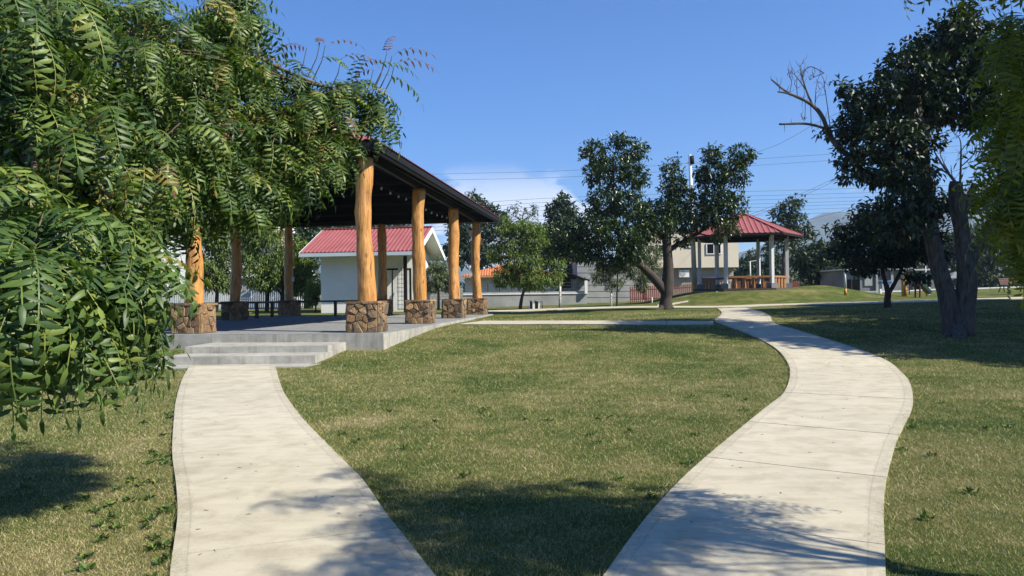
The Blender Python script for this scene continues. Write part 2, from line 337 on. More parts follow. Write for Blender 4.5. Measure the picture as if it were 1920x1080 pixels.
right_R = [(1690, 1330), (1668, 1180), (1661, 1080), (1659, 1022), (1657, 955), (1662, 895), (1682, 822), (1705, 776), (1712, 748), (1706, 718), (1690, 697), (1660, 674), (1600, 651), (1540, 632), (1490, 617), (1452, 605), (1443, 592), (1425, 583), (1400, 577)]
right_J = [((1095, 1125), (1664, 1200)), ((1220, 962), (1659, 1020)), ((1322, 857), (1663, 891)), ((1408, 789), (1684, 814)), ((1468, 737), (1712, 750)), ((1481, 700), (1694, 703)), ((1472, 672), (1655, 672)),
           ((1445, 647), (1580, 644)), ((1412, 629), (1530, 629)), ((1378, 616), (1487, 616)), ((1345, 604), (1450, 604)), ((1350, 593), (1443, 592))]
def world_rim(pts): return [at(x, y, PH) for x, y in smooth_poly([p for p in pts])]
def world_pts(pts, n=8):
    ws = [tuple(at(x, y, PH)) for x, y in pts]; return [Vector(q) for q in smooth_poly(ws, n)]
def arc_at(line, p):
    i = min(range(len(line)), key=lambda k: (line[k].xy - p.xy).length); return i
def sub(line, a, b, n):
    seg = line[a:b + 1]; d = [0]
    for i in range(1, len(seg)): d.append(d[-1] + (seg[i] - seg[i - 1]).length)
    o = []
    for k in range(n + 1):
        s_ = d[-1] * k / n; j = 0
        while j < len(d) - 2 and d[j + 1] < s_: j += 1
        f = 0 if d[j + 1] == d[j] else (s_ - d[j]) / (d[j + 1] - d[j]); o.append(seg[j].lerp(seg[j + 1], min(f, 1)))
    return o
path_polys = []
def slab_path(name, Lp, Rp, J, label=None):
    A, B = world_pts(Lp), world_pts(Rp)
    path_polys.append([(p.x, p.y) for p in A] + [(p.x, p.y) for p in B[::-1]])
    cuts = [(0, 0)] + [(arc_at(A, at(*a, PH)), arc_at(B, at(*b, PH))) for a, b in J] + [(len(A) - 1, len(B) - 1)]
    base = MB(); n = 60; a_, b_ = sub(A, 0, len(A) - 1, n), sub(B, 0, len(B) - 1, n)
    vs = []
    for p, q in zip(a_, b_):
        d = (q - p).normalized() * .012; vs += [p + d - Vector((0, 0, .016)), q - d - Vector((0, 0, .016))]
    base.add(vs, [(2 * i, 2 * i + 1, 2 * i + 3, 2 * i + 2) for i in range(n)])
    root = base.build(name, M['joint']); root['kind'] = 'structure'
    v0 = 0
    for (a0, b0), (a1, b1) in zip(cuts[:-1], cuts[1:]):
        if a1 <= a0 or b1 <= b0: continue
        n = 8; m_ = 6; P = sub(A, a0, a1, n); Q = sub(B, b0, b1, n); gap = .007
        du0 = (P[1] - P[0]).normalized() * gap; du1 = (P[-1] - P[-2]).normalized() * gap
        P[0] = P[0] + du0; Q[0] = Q[0] + du0; P[-1] = P[-1] - du1; Q[-1] = Q[-1] - du1
        dz = random.uniform(-.002, .002); ln = (P[-1] - P[0]).length
        verts = []; uvs = []
        for i in range(n + 1):
            for j in range(m_ + 1):
                q = P[i].lerp(Q[i], j / m_); verts.append((q.x, q.y, float(zt(q.x, q.y)) * .5 + q.z * .5 + PH * .5 + dz)); uvs.append((j / m_, v0 + ln * i / n))
        faces = [(i * (m_ + 1) + j, i * (m_ + 1) + j + 1, (i + 1) * (m_ + 1) + j + 1, (i + 1) * (m_ + 1) + j) for i in range(n) for j in range(m_)]
        rim = [j for j in range(m_ + 1)] + [i * (m_ + 1) + m_ for i in range(1, n + 1)] + [n * (m_ + 1) + j for j in range(m_ - 1, -1, -1)] + [i * (m_ + 1) for i in range(n - 1, 0, -1)]
        k0 = len(verts)
        for r_ in rim: x, y, z = verts[r_]; verts.append((x, y, z - .13)); uvs.append(uvs[r_])
        for k in range(len(rim)): faces.append((rim[k], k0 + k, k0 + (k + 1) % len(rim), rim[(k + 1) % len(rim)]))
        me = bpy.data.meshes.new('slab'); me.from_pydata(verts, [], faces); me.materials.append(M['path'])
        uvl = me.uv_layers.new(name='UVMap')
        for lp in me.loops: uvl.data[lp.index].uv = uvs[lp.vertex_index]
        link('slab', me, root); v0 += ln
    return root
slab_path('path', left_L, left_R, left_J)
slab_path('path', right_L, right_R, right_J)
# cross path to the pavilion, and the far paths
def strip(rows, J):
    return slab_path('path', [r[0] for r in rows], [r[1] for r in rows], J)
strip([((858, 607.5), (905, 601)), ((1000, 607.5), (1010, 601)), ((1140, 607.5), (1145, 601)), ((1250, 607.5), (1250, 601.3)), ((1338, 607.5), (1338, 601.7))],
      [((950, 607.5), (955, 601)), ((1040, 607.5), (1042, 601)), ((1150, 607.5), (1150, 601)), ((1248, 607.5), (1248, 601.2))])
def far_strip(pts, wpx, J=()):
    rows = [((x, y + wpx / 2), (x + 1, y - wpx / 2)) for x, y in pts]; return strip(rows, J)
far_strip([(915, 583.5), (1000, 580.8), (1100, 577.3), (1200, 575.2), (1340, 575.0), (1440, 571.5), (1560, 568.8), (1661, 566.0), (1800, 562.0), (1925, 557.8)], 3.2,
          [((x, y), (x, y)) for x, y in ((1000, 580.8), (1100, 577.3), (1200, 575.2), (1290, 575), (1380, 573.5), (1470, 570.5), (1560, 568.8), (1661, 566), (1800, 562))])
far_strip([(1232, 572.5), (1262, 569), (1290, 564.5)], 3)
far_strip([(1146, 564), (1200, 563.8), (1252, 562)], 2.2)
far_strip([(975, 570.5), (1010, 569.8), (1042, 568.6)], 1.8)

# ------------------------------------------------------------------ ground sheet
def grid_ground():
    xs = np.unique(np.concatenate([np.linspace(-4200, -60, 40), np.arange(-60, 60.1, 1.0), np.arange(-14, 26, .5), np.linspace(60, 4200, 40)]))
    ys = np.unique(np.concatenate([np.linspace(-4200, -12, 40), np.arange(-12, 75, .5), np.linspace(75, 4200, 60)]))
    X, Y = np.meshgrid(xs, ys); Z = zt(X, Y)
    V = np.stack([X, Y, Z], -1).reshape(-1, 3); n = len(xs); i = np.arange(len(ys) - 1)[:, None] * n + np.arange(n - 1)[None]
    T = np.stack([i, i + 1, i + n + 1, i + n], -1).reshape(-1, 4); return V, T
V, T = grid_ground(); lawn = np_mesh('lawn', V, T, M['lawn'], smooth=True); lawn['kind'] = 'structure'

# ------------------------------------------------------------------ mountains behind
def ridge(name, pts, Y, depth, base=0.0, seed=1):
    rr = np.random.default_rng(seed); P = [atY(x, y, Y) for x, y in pts]
    xs = np.array([p.x for p in P]); zs = np.array([p.z for p in P])
    X = np.linspace(xs[0], xs[-1], 260); Z = np.interp(X, xs, zs)
    for k, a in ((9, 11), (23, 7), (60, 3)): Z = Z + a * np.sin(np.linspace(0, k * 2, 260) + rr.uniform(0, 6)) * (Z > 10)
    rows = 24; V = []
    for j in range(rows):
        f = j / (rows - 1); s_ = np.sin(f * math.pi / 2)
        gully = 24 * np.sin(X * .016 + 3 * f) * np.sin(f * math.pi) + 13 * np.sin(X * .05 + 5 * f) * np.sin(f * math.pi)
        V.append(np.stack([X + gully * .3, Y - depth * (1 - f) + gully, base - 3 + (Z + 3 - base) * s_], -1))
    back = np.stack([X, np.full_like(X, Y + depth), np.full_like(X, base - 3)], -1); V.append(back)
    V = np.concatenate(V); n = 260; i = np.arange(rows)[:, None] * n + np.arange(n - 1)[None]
    T = np.stack([i, i + 1, i + n + 1, i + n], -1).reshape(-1, 4); o = np_mesh(name, V, T, M['hill'], smooth=True); o['kind'] = 'structure'
ridge('hills', [(300, 560), (900, 545), (1130, 530), (1330, 488), (1420, 470), (1480, 430), (1540, 403), (1620, 398), (1700, 392), (1800, 362), (1860, 340), (1920, 345), (2100, 380), (2500, 430), (3200, 540)], 2970, 520, seed=4)
ridge('hills', [(1500, 560), (1600, 545), (1700, 500), (1800, 450), (1850, 420), (1930, 405), (2100, 380), (2600, 400), (3600, 530)], 1750, 380, seed=9)
ridge('hills', [(-2600, 520), (-1500, 440), (-900, 450), (-200, 480), (300, 505), (620, 490), (800, 485), (960, 515), (1100, 552)], 3150, 420, seed=5)

# ------------------------------------------------------------------ pavilion
C1 = Vector((-3.95, 20.1, 0)); YAW = -R(7)
ur = Vector((math.cos(YAW), math.sin(YAW), 0)); vv = Vector((-ur.y, ur.x, 0))       # right along the front, away along the side
FZ = .62
def pv(a, b, z=0): q = C1 + ur * a + vv * b; return Vector((q.x, q.y, z))        # a metres right, b metres back from the near right column
pav = thing('pavilion', pv(-5, 9, .4), 'open pavilion with peeled log columns on stone bases under a red corrugated hip roof', 'pavilion')
plat = [pv(.72, -.86), pv(.72, 18.4), pv(-10.8, 18.4), pv(-10.8, -.86)]
MB().prism([(p.x, p.y) for p in plat], -.2, FZ - .012).build('platform', M['conc_face'], pav)
ins = [pv(.69, -.83), pv(.69, 18.37), pv(-10.77, 18.37), pv(-10.77, -.83)]
fl = MB()
nb_a, nb_b = 4, 6                                                                # floor bays with tooled joints
for i in range(nb_a):
    for j in range(nb_b):
        a0 = -10.8 + 11.5 * i / nb_a + .006; a1 = -10.8 + 11.5 * (i + 1) / nb_a - .006; b0 = -.84 + 19.2 * j / nb_b + .006; b1 = -.84 + 19.2 * (j + 1) / nb_b - .006
        MB().prism([(pv(a, b).x, pv(a, b).y) for a, b in ((a0, b0), (a1, b0), (a1, b1), (a0, b1))], FZ - .011, FZ).build('floor_panel', M['floor'], pav)
# steps
def step(name, corners, z0, z1, m_):
    return MB().prism([(p.x, p.y) for p in corners], z0, z1).build(name, m_, pav)
step('step', [Vector((-8.02, 18.1, 0)), Vector((-4.50, 18.0, 0)), Vector((-4.32, 19.45, 0)), Vector((-8.0, 19.75, 0))], -.1, .40, M['conc_face'])
step('step', [Vector((-8.12, 17.15, 0)), Vector((-4.56, 17.1, 0)), Vector((-4.44, 18.25, 0)), Vector((-8.1, 18.35, 0))], -.1, .235, M['conc_face'])
step('landing_slab', [Vector((-7.95, 16.35, 0)), Vector((-4.62, 16.4, 0)), Vector((-4.3, 17.3, 0)), Vector((-8.3, 17.3, 0))], -.2, .045, M['conc_face'])

def clip(poly, p, n):
    o = []
    for i in range(len(poly)):
        a, b = poly[i], poly[(i + 1) % len(poly)]; da = (a - p).dot(n); db = (b - p).dot(n)
        if da <= 0: o.append(a)
        if (da < 0 < db) or (db < 0 < da): o.append(a.lerp(b, da / (da - db)))
    return o
def cells(wd, ht, nx, ny, rr):
    seeds = [Vector((wd * (i + .5 + rr.uniform(-.5, .5)) / nx, ht * (j + .5 + rr.uniform(-.5, .5)) / ny)) for j in range(ny) for i in range(nx) if nx < 3 or rr.random() > .24]
    o = []
    for i, s_ in enumerate(seeds):
        poly = [Vector((0, 0)), Vector((wd, 0)), Vector((wd, ht)), Vector((0, ht))]
        for j, q in enumerate(seeds):
            if i != j and poly: poly = clip(poly, (s_ + q) / 2, q - s_)
        if len(poly) >= 3: o.append(poly)
    return o
def stone_mb(poly, org, ex, ey, en, rr, mb=None):
    mb = mb or MB(); c = sum(poly, Vector((0, 0))) / len(poly); n = len(poly)
    def sh(k): return [c + (p - c).normalized() * max((p - c).length - k, .005) for p in poly]
    d = rr.uniform(.018, .065); tx, ty = rr.uniform(-.2, .2), rr.uniform(-.2, .2); vs = []
    for ring, off in ((sh(.003), -.03), (sh(.007), d * .6), (sh(.024), d)):
        for p in ring:
            dd = off + ((p.x - c.x) * tx + (p.y - c.y) * ty) * (off > 0) + (rr.uniform(-.005, .005) if off > 0 else 0); vs.append(org + ex * p.x + ey * p.y + en * dd)
    vs.append(org + ex * c.x + ey * c.y + en * (d + rr.uniform(0, .012))); fs = []
    for k in range(n):
        k2 = (k + 1) % n; fs += [(k, k2, n + k2, n + k), (n + k, n + k2, 2 * n + k2, 2 * n + k), (2 * n + k, 2 * n + k2, 3 * n)]
    return mb.add(vs, fs)
UP = Vector((0, 0, 1)); BH = .83
def stone_base(c, seed, fine):
    rr = random.Random(seed); h = .41
    core = MB().box((c.x, c.y, FZ + BH / 2 - .03), (2 * h - .01, 2 * h - .01, BH - .06), YAW).build('stone_base', M['mortar'], pav)
    faces = [(-ur * h - vv * h, ur, -vv), (ur * h - vv * h, vv, ur), (ur * h + vv * h, -ur, vv), (-ur * h + vv * h, -vv, -ur)]
    rest = MB()
    for k, (o_, ex, en) in enumerate(faces):
        for poly in cells(2 * h, BH - .05, 4, 5, rr):
            org = Vector((c.x, c.y, FZ)) + o_
            if k < 2 and fine: stone_mb(poly, org, ex, UP, en, rr).build('stone', M['stone'], core)
            else: stone_mb(poly, org, ex, UP, en, rr, rest)
    r_ = rest.build('rubble_facing', M['stone'], core); r_['kind'] = 'stuff'
    for poly in cells(2 * h + .1, 2 * h + .1, 2, 2, rr):                          # flagstone capping
        c2 = sum(poly, Vector((0, 0))) / len(poly); q = [c2 + (p - c2) * .975 for p in poly]
        org = Vector((c.x, c.y, 0)) - ur * (h + .05) - vv * (h + .05); mb = MB()
        z0 = FZ + BH - .055; z1 = FZ + BH + rr.uniform(-.008, .008); P = [org + ur * (p.x + rr.uniform(-.012, .012)) + vv * (p.y + rr.uniform(-.012, .012)) for p in q]
        mb.prism([(p.x, p.y) for p in P], z0, z1).build('cap_stone', M['stone'], core)
def log_column(c, seed, r0=.235, r1=.215):
    rr = random.Random(seed); n = 22; K = 34; z0 = FZ + BH - .06; z1 = 5.34
    kn = [(rr.uniform(0, 6.28), rr.uniform(.08, .95), rr.uniform(.02, .05)) for _ in range(7)]
    lob = [(rr.uniform(0, 6.28), rr.uniform(.015, .035), k) for k in (2, 3, 5)]; bx, by = rr.uniform(-.07, .07), rr.uniform(-.05, .05); ph = rr.uniform(0, 6)
    vs = []
    for i in range(K):
        f = i / (K - 1); z = z0 + (z1 - z0) * f; rad = r0 + (r1 - r0) * f + .012 * math.sin(f * 9 + ph) + .012 * math.exp(-f * 14) + .010 * math.sin(f * 23 + 2 * ph)
        cx = c.x + bx * math.sin(f * math.pi) + .02 * math.sin(f * 7 + ph); cy = c.y + by * math.sin(f * math.pi)
        for k in range(n):
            a = 2 * math.pi * k / n; r = rad * (1 + sum(am * math.cos(kk * a + p0 + f * 1.3) for p0, am, kk in lob))
            if f < .16: r *= 1 + .06 * (1 - f / .16) * math.cos(5 * a + ph)
            for ka, kf, kh in kn:
                da = (a - ka + math.pi) % (2 * math.pi) - math.pi; r += kh * math.exp(-(da / .35) ** 2 - ((f - kf) / .028) ** 2)
            vs.append((cx + r * math.cos(a), cy + r * math.sin(a), z))
    fs = [(i * n + k, i * n + (k + 1) % n, (i + 1) * n + (k + 1) % n, (i + 1) * n + k) for i in range(K - 1) for k in range(n)]
    MB().add(vs, fs + [list(range(len(vs) - n, len(vs)))]).build('log_column', M['log'], pav, True)
cols = [(a, b) for a in (0, -5, -10) for b in (0, 5.95, 11.9, 17.75) if not (a == -5 and b in (5.95, 11.9))]
for i, (a, b) in enumerate(cols):
    c = pv(a, b); stone_base(c, 50 + i, (a == 0) or (a, b) in ((-5, 0), (-10, 11.9), (-5, 17.75)))
    log_column(c, 90 + i * 3, .232, .212)
# low timber rails between the rear bases
def rail(p, q, dark=True):
    mm = M['dark_wood']; k = Vector((0, 0, FZ + .76)); r_ = MB().bar(p + k, q + k, .34, .085).build('rail', mm, pav)
    n = max(2, int((q - p).length / 1.45))
    for i in range(1, n): x = p.lerp(q, i / n); MB().box((x.x, x.y, FZ + .36), (.13, .13, .715), YAW).build('rail_post', mm, r_)
rail(pv(-9.5, 17.75), pv(-5.5, 17.75)); rail(pv(-10, 12.4), pv(-10, 17.3)); rail(pv(-10, 6.4), pv(-10, 11.4)); rail(pv(-10, .5), pv(-10, 5.4))
# roof
E1, E2 = Vector((-3.50, 19.2, 0)), Vector((-.66, 38.6, 0)); ev = (E2 - E1).normalized(); eu = Vector((-ev.y, ev.x, 0)) ; EL = (E2 - E1).length; EW = 11.9
EZ, PT = 5.66, math.tan(R(23))
def slope(mb, A, B, inward, run, z, tanp, pitch=.19, rib=.03, hip=True, end=0.0):
    A, B = Vector(A), Vector(B); d = B - A; ln = d.length; d.normalize(); n = int(ln / (pitch / 4)); n -= n % 4
    prof = (0, 0, 1, 1); vs = []
    for i in range(n + 1):
        s_ = ln * i / n; h = min(run, s_, ln - s_) if hip else run; e = prof[i % 4] * rib; q = A + d * s_
        vs += [(q.x, q.y, z + e), (q.x + inward.x * h, q.y + inward.y * h, z + h * tanp + e)]
    return mb.add(vs, [(2 * i, 2 * i + 2, 2 * i + 3, 2 * i + 1) for i in range(n)])
K = [E1, E2, E2 + eu * EW, E1 + eu * EW]
inw = [eu, -ev, -eu, ev]
rf = MB()
for i in range(4): slope(rf, K[i], K[(i + 1) % 4], inw[i], EW / 2, EZ, PT)
rf.build('roof', M['red_roof'], pav)
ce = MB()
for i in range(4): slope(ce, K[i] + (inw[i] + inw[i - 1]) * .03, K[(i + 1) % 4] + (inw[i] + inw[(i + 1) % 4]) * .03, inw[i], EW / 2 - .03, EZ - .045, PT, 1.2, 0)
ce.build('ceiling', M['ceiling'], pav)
for i in range(4):
    a, b = K[i] + (inw[i] + inw[i - 1]) * .05, K[(i + 1) % 4] + (inw[i] + inw[(i + 1) % 4]) * .05
    MB().bar(a + UP * (EZ - .12), b + UP * (EZ - .12), .05, .17).build('fascia', M['black_metal'], pav)
    MB().bar(a + (inw[i]) * .06 + UP * (EZ - .235), b + inw[i] * .06 + UP * (EZ - .235), .09, .055).build('gutter', M['black_metal'], pav)
for a0, b0, a1, b1 in ((0, -.3, 0, 18.1), (-10, -.3, -10, 18.1), (.3, 0, -10.3, 0), (.3, 17.75, -10.3, 17.75)):
    MB().bar(pv(a0, b0, 5.43), pv(a1, b1, 5.43), .12, .2).build('beam', M['black_metal'], pav)
for k in range(1, 7):                                                            # purlins under the sheets
    for i in range(4):
        h = k * .9; a, b = K[i] + (inw[i] + inw[i - 1]) * h, K[(i + 1) % 4] + (inw[i] + inw[(i + 1) % 4]) * h
        MB().bar(a + UP * (EZ + h * PT - .13), b + UP * (EZ + h * PT - .13), .06, .12).build('purlin', M['black_metal'], pav)
for i in range(4):
    a = K[i]; MB().bar(a + UP * (EZ - .16), a + (inw[i] + inw[i - 1]) * (EW / 2) + UP * (EZ + EW / 2 * PT - .16), .1, .16).build('hip_rafter', M['black_metal'], pav)
MB().bar(K[0] + (inw[0] + inw[3]) * (EW / 2) + UP * (EZ + EW / 2 * PT + .05), K[1] + (inw[1] + inw[0]) * (EW / 2) + UP * (EZ + EW / 2 * PT + .05), .3, .05).build('ridge_cap', M['red_roof'], pav)
# switch boxes and conduit on the rear right column
sb = MB(); q = pv(-.26, 17.62); sb.tube([(q.x, q.y, 2.2), (q.x, q.y, 4.9)], .018, 6).build('conduit', M['grey_metal'], pav)
for z, h in ((4.75, .30), (2.65, .2)): MB().box((q.x - .02, q.y - .05, z), (.15, .1, h), YAW).build('switch_box', M['post_paint'], pav)
q = pv(-9.72, 17.62); MB().box((q.x, q.y - .1, 2.55), (.14, .08, .22), YAW).build('switch_box', M['post_paint'], pav)
# string of bulbs
sl = thing('string_lights', pv(-.35, 9, 5.0), 'string of clear bulbs hanging inside the right beam of the log pavilion', 'string lights')
pts = []; bl = []
for k in range(18):
    b = .9 + k * .97; z = 5.12 - .10 * math.sin((k % 6) / 6 * math.pi); pts.append(pv(-.42, b, z)); bl.append(pts[-1])
MB().tube(pts, .008, 4).build('cord', M['black_metal'], sl)
for p in bl:
    MB().tube([p, p - UP * .05], .016, 6).build('bulb_socket', M['black_metal'], sl)
    MB().tube([p - UP * .05, p - UP * .07, p - UP * .1, p - UP * .13, p - UP * .145], [.014, .028, .036, .026, .006], 8).build('bulb', M['bulb'], sl)

# ------------------------------------------------------------------ white service building behind the pavilion
B0 = Vector((-4.44, 35.0, 0))
def bv(a, b, z=0): q = B0 + ur * a + vv * b; return Vector((q.x, q.y, z))        # from the near right eave corner
GZ = float(zt(-7, 38)); wb = thing('service_building', bv(-2.9, 3, GZ), 'small white building with a pinkish red corrugated gable roof behind the log columns', 'building')
WZ = 3.60; SZ = .78
def wallbox(a0, b0, a1, b1, z0, z1, name='wall', m_=None, par=None):
    return MB().prism([(bv(a, b).x, bv(a, b).y) for a, b in ((a0, b0), (a1, b0), (a1, b1), (a0, b1))], z0, z1).build(name, m_ or M['white_wall'], par or wb)
wallbox(-5.1, .8, -2.75, .95, SZ, WZ + .25)             # front wall
wallbox(-5.1, .952, -4.95, 5.4, SZ, WZ + .25)           # left
wallbox(-2.9, .952, -2.75, 2.2, SZ, WZ + .2)            # porch return
wallbox(-2.9, 2.202, -.75, 2.35, SZ, WZ + .6)          # door wall
wallbox(-.9, 2.352, -.75, 5.4, SZ, WZ + .25)            # right
wallbox(-5.1, 5.402, -.75, 5.55, SZ, WZ + .25)
gb = MB()                                               # gable infill
for a in (-.76, -5.09): gb.add([bv(a - .01 * (a < -3), .85, WZ + .1), bv(a, 5.5, WZ + .1), bv(a, 3.05, WZ + 1.12), bv(a - .13, .85, WZ + .1), bv(a - .13, 5.5, WZ + .1), bv(a - .13, 3.05, WZ + 1.12)], [(0, 1, 2), (3, 5, 4), (0, 3, 4, 1), (1, 4, 5, 2), (2, 5, 3, 0)])
gb.build('gable_wall', M['white_wall'], wb)
wallbox(-5.5, .4, -.5, 5.9, GZ - .3, SZ, 'floor_slab', M['conc_face'])
TG = 1.38 / 3.05
rg = MB(); slope(rg, bv(0, 0), bv(-5.85, 0), vv, 3.05, WZ + .14, TG, .2, .028, False); slope(rg, bv(-5.85, 6.1), bv(0, 6.1), -vv, 3.05, WZ + .14, TG, .2, .028, False)
rg.build('roof', M['red_roof'], wb)
so = MB()                                               # white soffit and rake boards
for s_ in (0, 1):
    b0, b1 = (0.03, 3.05) if s_ == 0 else (6.07, 3.05)
    so.add([bv(-.03, b0, WZ - .02), bv(-5.82, b0, WZ - .02), bv(-5.82, b1, WZ - .02 + 3.02 * TG), bv(-.03, b1, WZ - .02 + 3.02 * TG)], [(0, 1, 2, 3)])
so.build('soffit', M['white'], wb)
for a in (.01, -5.86):
    for b0 in (0, 6.1): MB().bar(bv(a, b0, WZ + .02), bv(a, 3.05, WZ + .02 + 3.05 * TG), .03, .24).build('rake_board', M['white'], wb)
for b in (-.02, 6.12): MB().bar(bv(-5.87, b, WZ + .03), bv(.02, b, WZ + .03), .03, .17).build('fascia', M['fascia_blue'], wb)
MB().bar(bv(-5.85, .1, WZ - .07), bv(0, .1, WZ - .07), .2, .03).build('gutter', M['white'], wb)
MB().bar(bv(-5.8, 3.05, WZ + .18 + 3.05 * TG), bv(0, 3.05, WZ + .18 + 3.05 * TG), .24, .04).build('ridge_cap', M['red_roof'], wb)
MB().box(bv(-.86, .9, (SZ + WZ) / 2), (.15, .15, WZ - SZ), YAW).build('porch_post', M['black_metal'], wb)
for a0, a1, z0, z1 in ((-2.42, -2.30, SZ, 3.0), (-.98, -.90, SZ, 3.0), (-2.30, -.98, 2.92, 3.0), (-1.90, -1.86, SZ, 2.92)):
    wallbox(a0, 2.16, a1, 2.20, z0, z1, 'door_frame', M['black_metal'])
dr = wallbox(-1.85, 2.172, -.99, 2.198, SZ + .02, 2.91, 'door', M['frame_white'])
wallbox(-2.29, 2.172, -1.91, 2.198, SZ + .02, 2.91, 'side_panel', M['frame_white'])
for i in range(2):
    for j in range(11):
        q = bv(-1.50 + .19 * i, 2.166, SZ + .28 + .215 * j); MB().box(q, (.155, .03, .185), YAW, taper=.8).build('raised_panel', M['frame_white'], dr)
q = bv(-1.78, 2.12, 1.72); MB().box(q, (.05, .06, .14), YAW).build('handle', M['grey_metal'], dr)

# the drawing above is at 4:5; bring every part to full size at its real distance (the root carries no scale)
o0 = origin[wb.name].copy(); KB = 1.25
def full(p): return Vector((p.x * KB, p.y * KB, 1.56 + (p.z - 1.56) * KB))
wb.location = full(o0); origin[wb.name] = full(o0)
for ch in wb.children_recursive:
    for v_ in ch.data.vertices: v_.co = full(v_.co + o0) - full(o0)

# ------------------------------------------------------------------ gazebo on the mound
GZ0 = 1.84; gx, gy = GC; GR = 2.85
gz = thing('gazebo', (gx, gy, GZ0 - .3), 'hexagonal gazebo with a red ribbed roof and pale posts on the grassy mound', 'gazebo')
ang = [R(-9 + 60 * k) for k in range(6)]
def hexp(r, k, z): return Vector((gx + r * math.cos(ang[k % 6]), gy + r * math.sin(ang[k % 6]), z))
MB().prism([(hexp(GR * 1.13, k, 0).x, hexp(GR * 1.13, k, 0).y) for k in range(6)], GZ0 - .75, GZ0).build('platform', M['brown_plinth'], gz)
for k in range(6):
    p = hexp(GR, k, 0); MB().box((p.x, p.y, (GZ0 + 5.3) / 2), (.21, .21, 5.3 - GZ0), ang[k]).build('post', M['post_paint'], gz)
    MB().box((p.x, p.y, GZ0 + .16), (.5, .5, .32), ang[k]).build('post_base', M['dark_grey_wall'], gz)
RR = 3.92; ez, az = 5.32, 6.95
for k in range(6):
    A, B = hexp(RR, k, ez), hexp(RR, k + 1, ez); mid = (A + B) / 2; inn = (Vector((gx, gy, ez)) - mid); run = inn.length; inn.normalize()
    mb = MB(); d = (B - A); ln = d.length; d.normalize(); n = 4 * int(ln / .32); tp = (az - ez) / run
    vs = []
    for i in range(n + 1):
        s_ = ln * i / n; h = run * (1 - abs(2 * s_ / ln - 1)); e = (0, 0, .0, 1)[i % 4] * .055; q_ = A + d * s_
        vs += [(q_.x, q_.y, ez + e), (q_.x + inn.x * h, q_.y + inn.y * h, ez + h * tp + e)]
    mb.add(vs, [(2 * i, 2 * i + 2, 2 * i + 3, 2 * i + 1) for i in range(n)]); mb.build('roof_panel', M['red_roof'], gz)
    MB().bar(A - UP * .07, B - UP * .07, .05, .15).build('fascia', M['black_metal'], gz)
    MB().bar(hexp(RR, k, ez + .05), Vector((gx, gy, az + .05)), .16, .05).build('hip_cap', M['red_roof'], gz)
    MB().bar(hexp(GR, k, 5.24), hexp(GR, k + 1, 5.24), .12, .2).build('beam', M['black_metal'], gz)
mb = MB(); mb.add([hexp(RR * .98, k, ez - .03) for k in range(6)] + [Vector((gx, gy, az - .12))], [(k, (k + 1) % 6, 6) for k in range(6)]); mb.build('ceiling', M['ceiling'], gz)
for k in range(6):
    if k == 3: continue                                                           # the open side with the steps
    p, q = hexp(GR, k, GZ0 + .74), hexp(GR, k + 1, GZ0 + .74); d = (q - p)
    r_ = MB().bar(p + d * .04, p + d * .96, .26, .12).build('rail', M['wood_rail'], gz)
    for j in range(1, 5):
        x = p + d * (j / 5); MB().box((x.x, x.y, GZ0 + .34), (.16, .16, .68), ang[k]).build('rail_post', M['wood_rail'], r_)
pm = (hexp(GR * 1.12, 3, 0) + hexp(GR * 1.12, 4, 0)) / 2; dn = Vector((pm.x - gx, pm.y - gy, 0)).normalized(); sd_ = Vector((-dn.y, dn.x, 0))
for j in range(3):
    c0 = pm + dn * (.18 + .36 * j); MB().box((c0.x, c0.y, GZ0 - .17 * (j + 1) - .3), (.37, 2.5, .6), math.atan2(dn.y, dn.x)).build('step', M['conc_face'], gz)

# ------------------------------------------------------------------ houses and walls behind the lawn
def house(name, label, x0, x1, ytop, ybot, Y, m_, depth=6, cat='house', yaw_shift=0):
    p0, p1 = atY(x0, ybot, Y), atY(x1, ybot, Y); z0 = min(float(zt(p0.x, Y)), p0.z) - .3; z1 = atY((x0 + x1) / 2, ytop, Y).z
    o = thing(name, ((p0.x + p1.x) / 2, Y + depth / 2, z0), label, cat)
    MB().prism([(p0.x, Y), (p1.x, Y), (p1.x, Y + depth), (p0.x, Y + depth)], z0, z1).build('wall', m_, o); return o, p0.x, p1.x, z0, z1
def window(par, x0, y0, x1, y1, Y, mull=True, proud=.04):
    a, b = atY(x0, y1, Y), atY(x1, y0, Y); cx, cz = (a.x + b.x) / 2, (a.z + b.z) / 2; w_, h_ = b.x - a.x, b.z - a.z; t_ = .07
    f = MB()
    for c_, s_ in (((cx, Y - proud, b.z - t_ / 2), (w_, .08, t_)), ((cx, Y - proud, a.z + t_ / 2), (w_, .08, t_)), ((a.x + t_ / 2, Y - proud, cz), (t_, .078, h_ - 2 * t_)), ((b.x - t_ / 2, Y - proud, cz), (t_, .078, h_ - 2 * t_))): f.box(c_, s_)
    if mull: f.box((cx, Y - proud, cz), (t_ * .8, .07, h_ - 2 * t_))
    o = f.build('window', M['frame_white'], par); MB().box((cx, Y - .02, cz), (w_ - 2 * t_ + .01, .02, h_ - 2 * t_ + .01)).build('pane', M['glass'], o)
